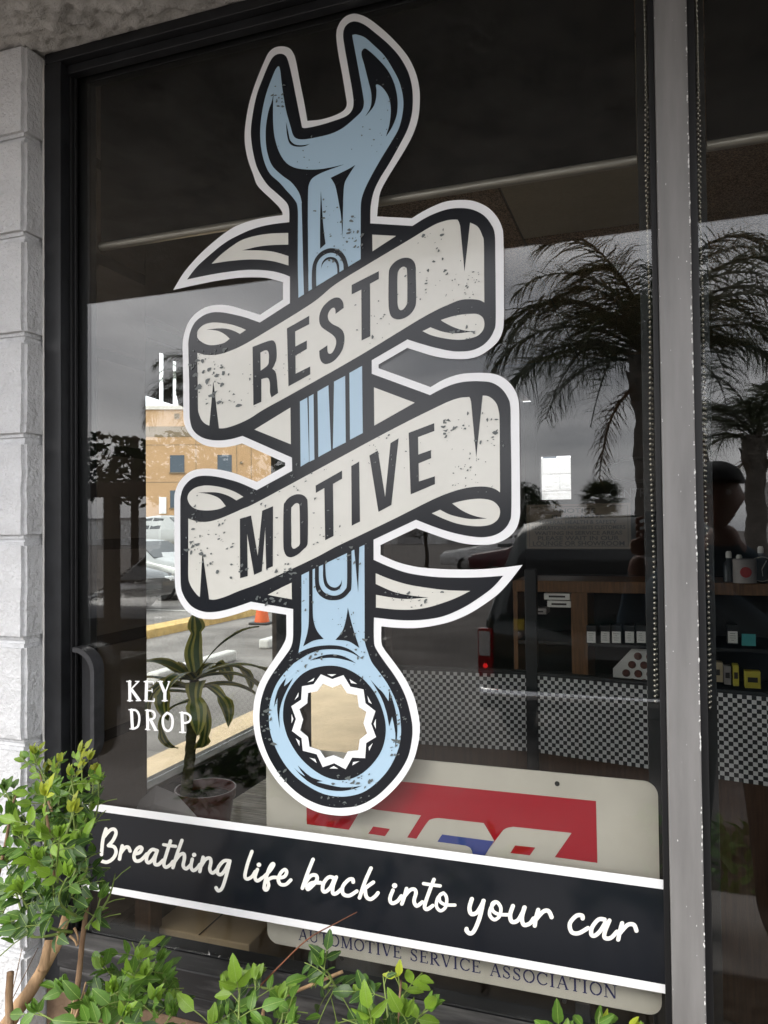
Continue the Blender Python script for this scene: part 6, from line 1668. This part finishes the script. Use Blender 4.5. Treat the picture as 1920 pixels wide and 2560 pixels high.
def on_front(px, py):        # point of the facade plane hit by that line of sight
    o_ = TBI @ CAM; d = (TBI.to_3x3() @ ray(px, py)); t_ = -o_.y / d.y
    return o_ + d * t_
def fbox(name, p0, p1, y0, y1, m, parent=tbd, bevel=0):
    a, c = on_front(*p0), on_front(*p1)
    b = MB(); b.box(min(a.x, c.x), max(a.x, c.x), y0, y1, min(a.z, c.z), max(a.z, c.z)); return b.build(name, MATS[m], parent, bevel=bevel)
roofz = on_front(410, 1024).z
b = MB(); b.box(-14, 22, 0, 14, 0, roofz); b.build('wall', MATS['tan_render'], tbd)
b = MB(); b.box(-14.1, 22.1, -0.1, 14, roofz + 0.001, roofz + 0.25); b.build('parapet', MATS['parapet_white'], tbd)
za, zb3 = on_front(410, 1066).z, on_front(410, 1092).z
b = MB(); b.box(-14, 22, -0.03, -0.002, zb3, za); b.build('stripe', MATS['tan_band'], tbd)
zw = on_front(443, 1138).z; zw2 = on_front(443, 1181).z; xw = on_front(443, 1160).x; ww = abs(on_front(461, 1160).x - on_front(425, 1160).x)
dz = on_front(443, 1160).z - on_front(443, 1248).z
for r_ in range(2):
    for k in range(-4, 9):
        xk = xw + k * 2.05 * 1.6
        if r_ == 0 and k in (2, 5): continue
        b = MB(); b.box(xk - ww / 2, xk + ww / 2, -0.02, -0.002, zw2 - r_ * dz, zw - r_ * dz); w_ = b.build('window', MATS['window_blue'], tbd)
        b = MB(); b.box(xk - ww / 2 - 0.05, xk + ww / 2 + 0.05, -0.10, -0.003, zw2 - r_ * dz - 0.08, zw2 - r_ * dz - 0.001); b.build('sill', MATS['tan_band'], w_)
for px in (490, 592, 628, 700):
    xk = on_front(px, 1160).x; b = MB(); b.box(xk - 0.02, xk + 0.02, -0.012, -0.001, 0, zb3 - 0.01); b.build('joint', MATS['tan_band'], tbd)
for py in (1112, 1205):
    zk = on_front(500, py).z; b = MB(); b.box(-14, 22, -0.009, -0.001, zk - 0.02, zk + 0.02); b.build('joint', MATS['tan_band'], tbd)
fbox('vent', (436, 1034), (449, 1047), -0.05, -0.002, 'tan_band'); fbox('door', (398, 1243), (416, 1284), -0.05, -0.002, 'white_render')
c = on_front(603, 1157); b = MB(); b.lathe((c.x, -0.08, c.z), [(0.10, 0), (0.10, 0.07)], 12, axis='y'); b.build('wall_lamp', MATS['tan_band'], tbd)
q = at_y(452, 950, 60); palm('lone slim palm rising behind the tan office block', (q.x, q.y, 0.75), q.z - 0.75, 0.22, 1.0, 16, 40)
# kerb, stops, paint, cone, cars of the side lot
slab('side_kerb', -7.62, -7.22, 4.0, 26.0, -0.05, 0.13, MATS['kerb_yellow'], bevel=0.015)
for k in range(6):
    b = MB(); b.box(-0.08, 0.08, -0.8, 0.8, 0, 0.13)
    o = b.build('wheel_stop', MATS['stop_white'], None, bevel=0.03); o.location = (-5.0 - 0.05 * k, 6.3 + 2.5 * k, 0.001)
    tag(o, 'white concrete wheel stop lying on the side car park', 'wheel stop', 'wheel stops of the side car park')
for k in range(7):
    sheet('bay_line', -12.5, -8.0, 7.0 + 2.5 * k, 7.1 + 2.5 * k, 0.004, MATS['road_paint'])
for k in range(9):
    sheet('bay_line', -14.2 + 2.6 * k - 0.05, -14.2 + 2.6 * k + 0.05, -9.5, -5.6, 0.004, MATS['road_paint'])
c = at_z(655, 1560, 0.0); cn = thing('traffic_cone', 'orange traffic cone by the yellow kerb', 'traffic cone', (c.x, c.y, 0.0))
b = MB(); b.box(-0.17, 0.17, -0.17, 0.17, 0, 0.04); b.build('base', MATS['trim_black'], cn, bevel=0.01)
b = MB(); b.lathe((0, 0, 0.041), [(0.13, 0), (0.025, 0.6)], 16); b.build('cone', MATS['cone_orange'], cn, auto=40)
sedan('dark grey saloon parked nose in by the yellow kerb', (-9.6, 11.6, 0), rad(-100), 'paint_dark')
sedan('silver saloon on the raised car park behind the low wall', (-19.2, 23.0, 0.75), rad(75), 'paint_silver')
sedan('brown grey saloon parked beside the dark grey one by the kerb', (-9.9, 14.6, 0), rad(-96), 'paint_silver')

# ---------------------------------------------------------------- the photographer
mat('jacket_blue', (0.035, 0.06, 0.085), 0.85, 0.2, var=0.25, vscale=9, bump=0.6, bscale=18, bdist=0.01)
mat('trousers', (0.02, 0.021, 0.025), 0.9, 0.2, var=0.2, vscale=12)
mat('skin', (0.24, 0.12, 0.08), 0.5, 0.4, var=0.06, vscale=14)
mat('cap_black', (0.006, 0.006, 0.007), 0.7)
mat('phone_black', (0.008, 0.008, 0.009), 0.2)
mat('eye_white', (0.7, 0.68, 0.65), 0.3)
def skin_mesh(verts, edges, radii, root, sub=2):
    me = bpy.data.meshes.new('tmp'); me.from_pydata(verts, edges, []); o = bpy.data.objects.new('tmp', me); COL.objects.link(o)
    o.modifiers.new('s', 'SKIN')
    sv = me.skin_vertices[0].data
    for i, r in enumerate(radii):
        sv[i].radius = r if isinstance(r, tuple) else (r, r); sv[i].use_root = (i == root)
    md = o.modifiers.new('d', 'SUBSURF'); md.levels = sub; md.render_levels = sub
    dg = bpy.context.evaluated_depsgraph_get()
    m2 = bpy.data.meshes.new_from_object(o.evaluated_get(dg)); bpy.data.objects.remove(o); bpy.data.meshes.remove(me)
    return m2
GZ = 0.17
PO = Vector((0.22, -1.74, GZ))
V_ = [(0, 0, 0.82), (0, 0, 1.0), (0, 0.01, 1.17), (0, 0.005, 1.29), (0, 0.02, 1.36), (0, 0.045, 1.44),              # 0-5 pelvis..head base
      (-0.17, 0, 1.25), (-0.33, 0.17, 1.03), (-0.275, 0.385, 1.335),                                                     # 6-8 arm of the holding hand
      (0.17, 0, 1.25), (0.20, 0.17, 1.00), (-0.155, 0.385, 1.315),                                                       # 9-11 other arm, reaching across
      (-0.10, 0, 0.78), (-0.11, 0.03, 0.44), (-0.12, -0.01, 0.08), (-0.13, 0.12, 0.035), (0.10, 0, 0.78), (0.12, 0.03, 0.44), (0.13, -0.01, 0.08), (0.15, 0.12, 0.035)]
E_2 = [(0, 1), (1, 2), (2, 3), (3, 4), (4, 5), (3, 6), (6, 7), (7, 8), (3, 9), (9, 10), (10, 11), (0, 12), (12, 13), (13, 14), (14, 15), (0, 16), (16, 17), (17, 18), (18, 19)]
R_2 = [(0.16, 0.12), (0.155, 0.115), (0.17, 0.12), (0.13, 0.09), 0.056, 0.06, 0.072, 0.052, 0.031, 0.072, 0.052, 0.031, 0.095, 0.066, 0.045, 0.042, 0.095, 0.066, 0.045, 0.042]
me_b = skin_mesh(V_, E_2, R_2, 0)
parts_me = [me_b]
def hand_mesh(wrist, palm_to, fingers):
    vs_, es, rs = [wrist, tuple(Vector(wrist).lerp(Vector(palm_to), 0.5)), palm_to], [(0, 1), (1, 2)], [(0.030, 0.02), (0.036, 0.017), (0.036, 0.015)]
    ms = [skin_mesh(vs_, es, rs, 0, 2)]
    for ch, r in fingers:
        ms.append(skin_mesh([tuple(p) for p in ch], [(i, i + 1) for i in range(len(ch) - 1)], [r * (1 - 0.12 * i) for i in range(len(ch))], 0, 2))
    return ms
ph = Vector((-0.22, 0.43, 1.43))       # phone centre in the figure's space (the lens)
def grip(s, wrist):
    palm_ = (ph.x + s * 0.055, ph.y - 0.03, ph.z - 0.035)
    fs = []
    for k in range(4):
        z = ph.z + 0.025 - 0.022 * k; l_ = (0.9, 1.0, 0.95, 0.75)[k]
        fs.append(([(ph.x + s * 0.058, ph.y - 0.028, z - 0.02), (ph.x + s * (0.062), ph.y - 0.004, z), (ph.x + s * 0.050, ph.y + 0.006, z + 0.004), (ph.x + s * (0.050 - 0.018 * l_), ph.y + 0.0065, z + 0.008)], 0.0085))
    fs.append(([(ph.x + s * 0.05, ph.y - 0.038, ph.z - 0.05), (ph.x + s * 0.040, ph.y - 0.042, ph.z - 0.015), (ph.x + s * 0.022, ph.y - 0.036, ph.z + 0.01)], 0.0100))
    return hand_mesh(wrist, palm_, fs)
parts_me += grip(-1, V_[8]); parts_me += grip(1, V_[11])
# head: a shaped ball with brow, nose, chin and ears, looking up at the phone
hb_ = MB(); HC = Vector((-0.02, 0.075, 1.535))
b = MB(); b.ball((0, 0, 0), 1.0, 24, 18)
for i, v in enumerate(b.v):
    x, y, z = v
    w = 0.078 * (1 - 0.22 * max(0, -z) ** 1.4); d_ = 0.096; hgt = 0.118
    px_, py_, pz_ = x * w, y * d_, z * hgt
    if y > 0.4:
        nose = math.exp(-((x / 0.16) ** 2 + ((z + 0.12) / 0.22) ** 2)); py_ += 0.020 * nose
        eye = math.exp(-(((abs(x) - 0.38) / 0.17) ** 2 + ((z - 0.10) / 0.12) ** 2)); py_ -= 0.009 * eye
        lip = math.exp(-((x / 0.30) ** 2 + ((z + 0.48) / 0.07) ** 2)); py_ += 0.005 * lip
        chin = math.exp(-((x / 0.3) ** 2 + ((z + 0.80) / 0.16) ** 2)); py_ += 0.012 * chin
    ear = math.exp(-(((abs(x) - 1.0) / 0.12) ** 2 + (y / 0.2) ** 2 + ((z + 0.05) / 0.26) ** 2)); px_ += math.copysign(0.014, x) * ear if abs(x) > 0.5 else 0
    b.v[i] = (HC.x + px_, HC.y + py_, HC.z + pz_)
parts_me.append(b.mesh('head', MATS['skin'], smooth=True))
bm = bmesh.new()
for m_ in parts_me: bm.from_mesh(m_)
me_p = bpy.data.meshes.new('body'); bm.to_mesh(me_p); bm.free()
for n_ in ('jacket_blue', 'trousers', 'skin', 'cap_black'): me_p.materials.append(MATS[n_])
for p in me_p.polygons:
    c = p.center; p.use_smooth = True
    hand_ = c.y > 0.36
    p.material_index = 2 if (c.z > 1.355 and c.y < 0.3) or hand_ else (3 if c.z < 0.09 else (1 if c.z < 0.80 else 0))
person = thing('person', 'person in dark cap and blue jacket holding up a phone on the walkway', 'person', PO, 0)
link('body', me_p, person)
b = MB()
for s in (-1, 1): b.ball((HC.x + s * 0.031, HC.y + 0.083, HC.z + 0.012), 0.0105, 10, 8)
b.build('eyes', MATS['eye_white'], person, smooth=True)['kind'] = 'stuff'
b = MB(); prof = []
for i in range(9):
    a = math.pi / 2 * i / 8; prof.append((0.094 * math.cos(a) + 0.0005, 0.082 * math.sin(a)))
b.lathe((HC.x, HC.y - 0.008, HC.z + 0.045), prof, 28, caps=False); cp_ = b.build('cap', MATS['cap_black'], person, smooth=True)
b = MB(); n = 12
top_, bot_ = [], []
for k in range(n + 1):
    a = math.pi * k / n; top_.append((HC.x + 0.078 * math.cos(a), HC.y + 0.055 + 0.085 * math.sin(a) , HC.z + 0.050 + 0.008 * math.sin(a)))
b.poly(top_); b.poly([(x, y, z - 0.004) for x, y, z in reversed(top_)])
for k in range(n): b.poly([top_[k], top_[k + 1], (top_[k + 1][0], top_[k + 1][1], top_[k + 1][2] - 0.004), (top_[k][0], top_[k][1], top_[k][2] - 0.004)])
b.build('peak', MATS['cap_black'], cp_)
fo = thing('phone', 'black phone held up in front of the person in the cap', 'phone', (PO.x + ph.x, PO.y + ph.y - 0.012, PO.z + ph.z))
b = MB(); b.box(-0.037, 0.037, -0.008, 0.0, -0.098, 0.052); b.build('case', MATS['phone_black'], fo, bevel=0.004)
b = MB(); b.lathe((0, 0.0005, 0), [(0.0085, 0), (0.0085, 0.002), (0.006, 0.0022)], 14, axis='y'); b.build('lens', MATS['dark_window'], fo)
b = MB(); b.lathe((0.02, 0.0005, 0.012), [(0.0075, 0), (0.0075, 0.002), (0.005, 0.0022)], 14, axis='y'); b.build('lens', MATS['dark_window'], fo)
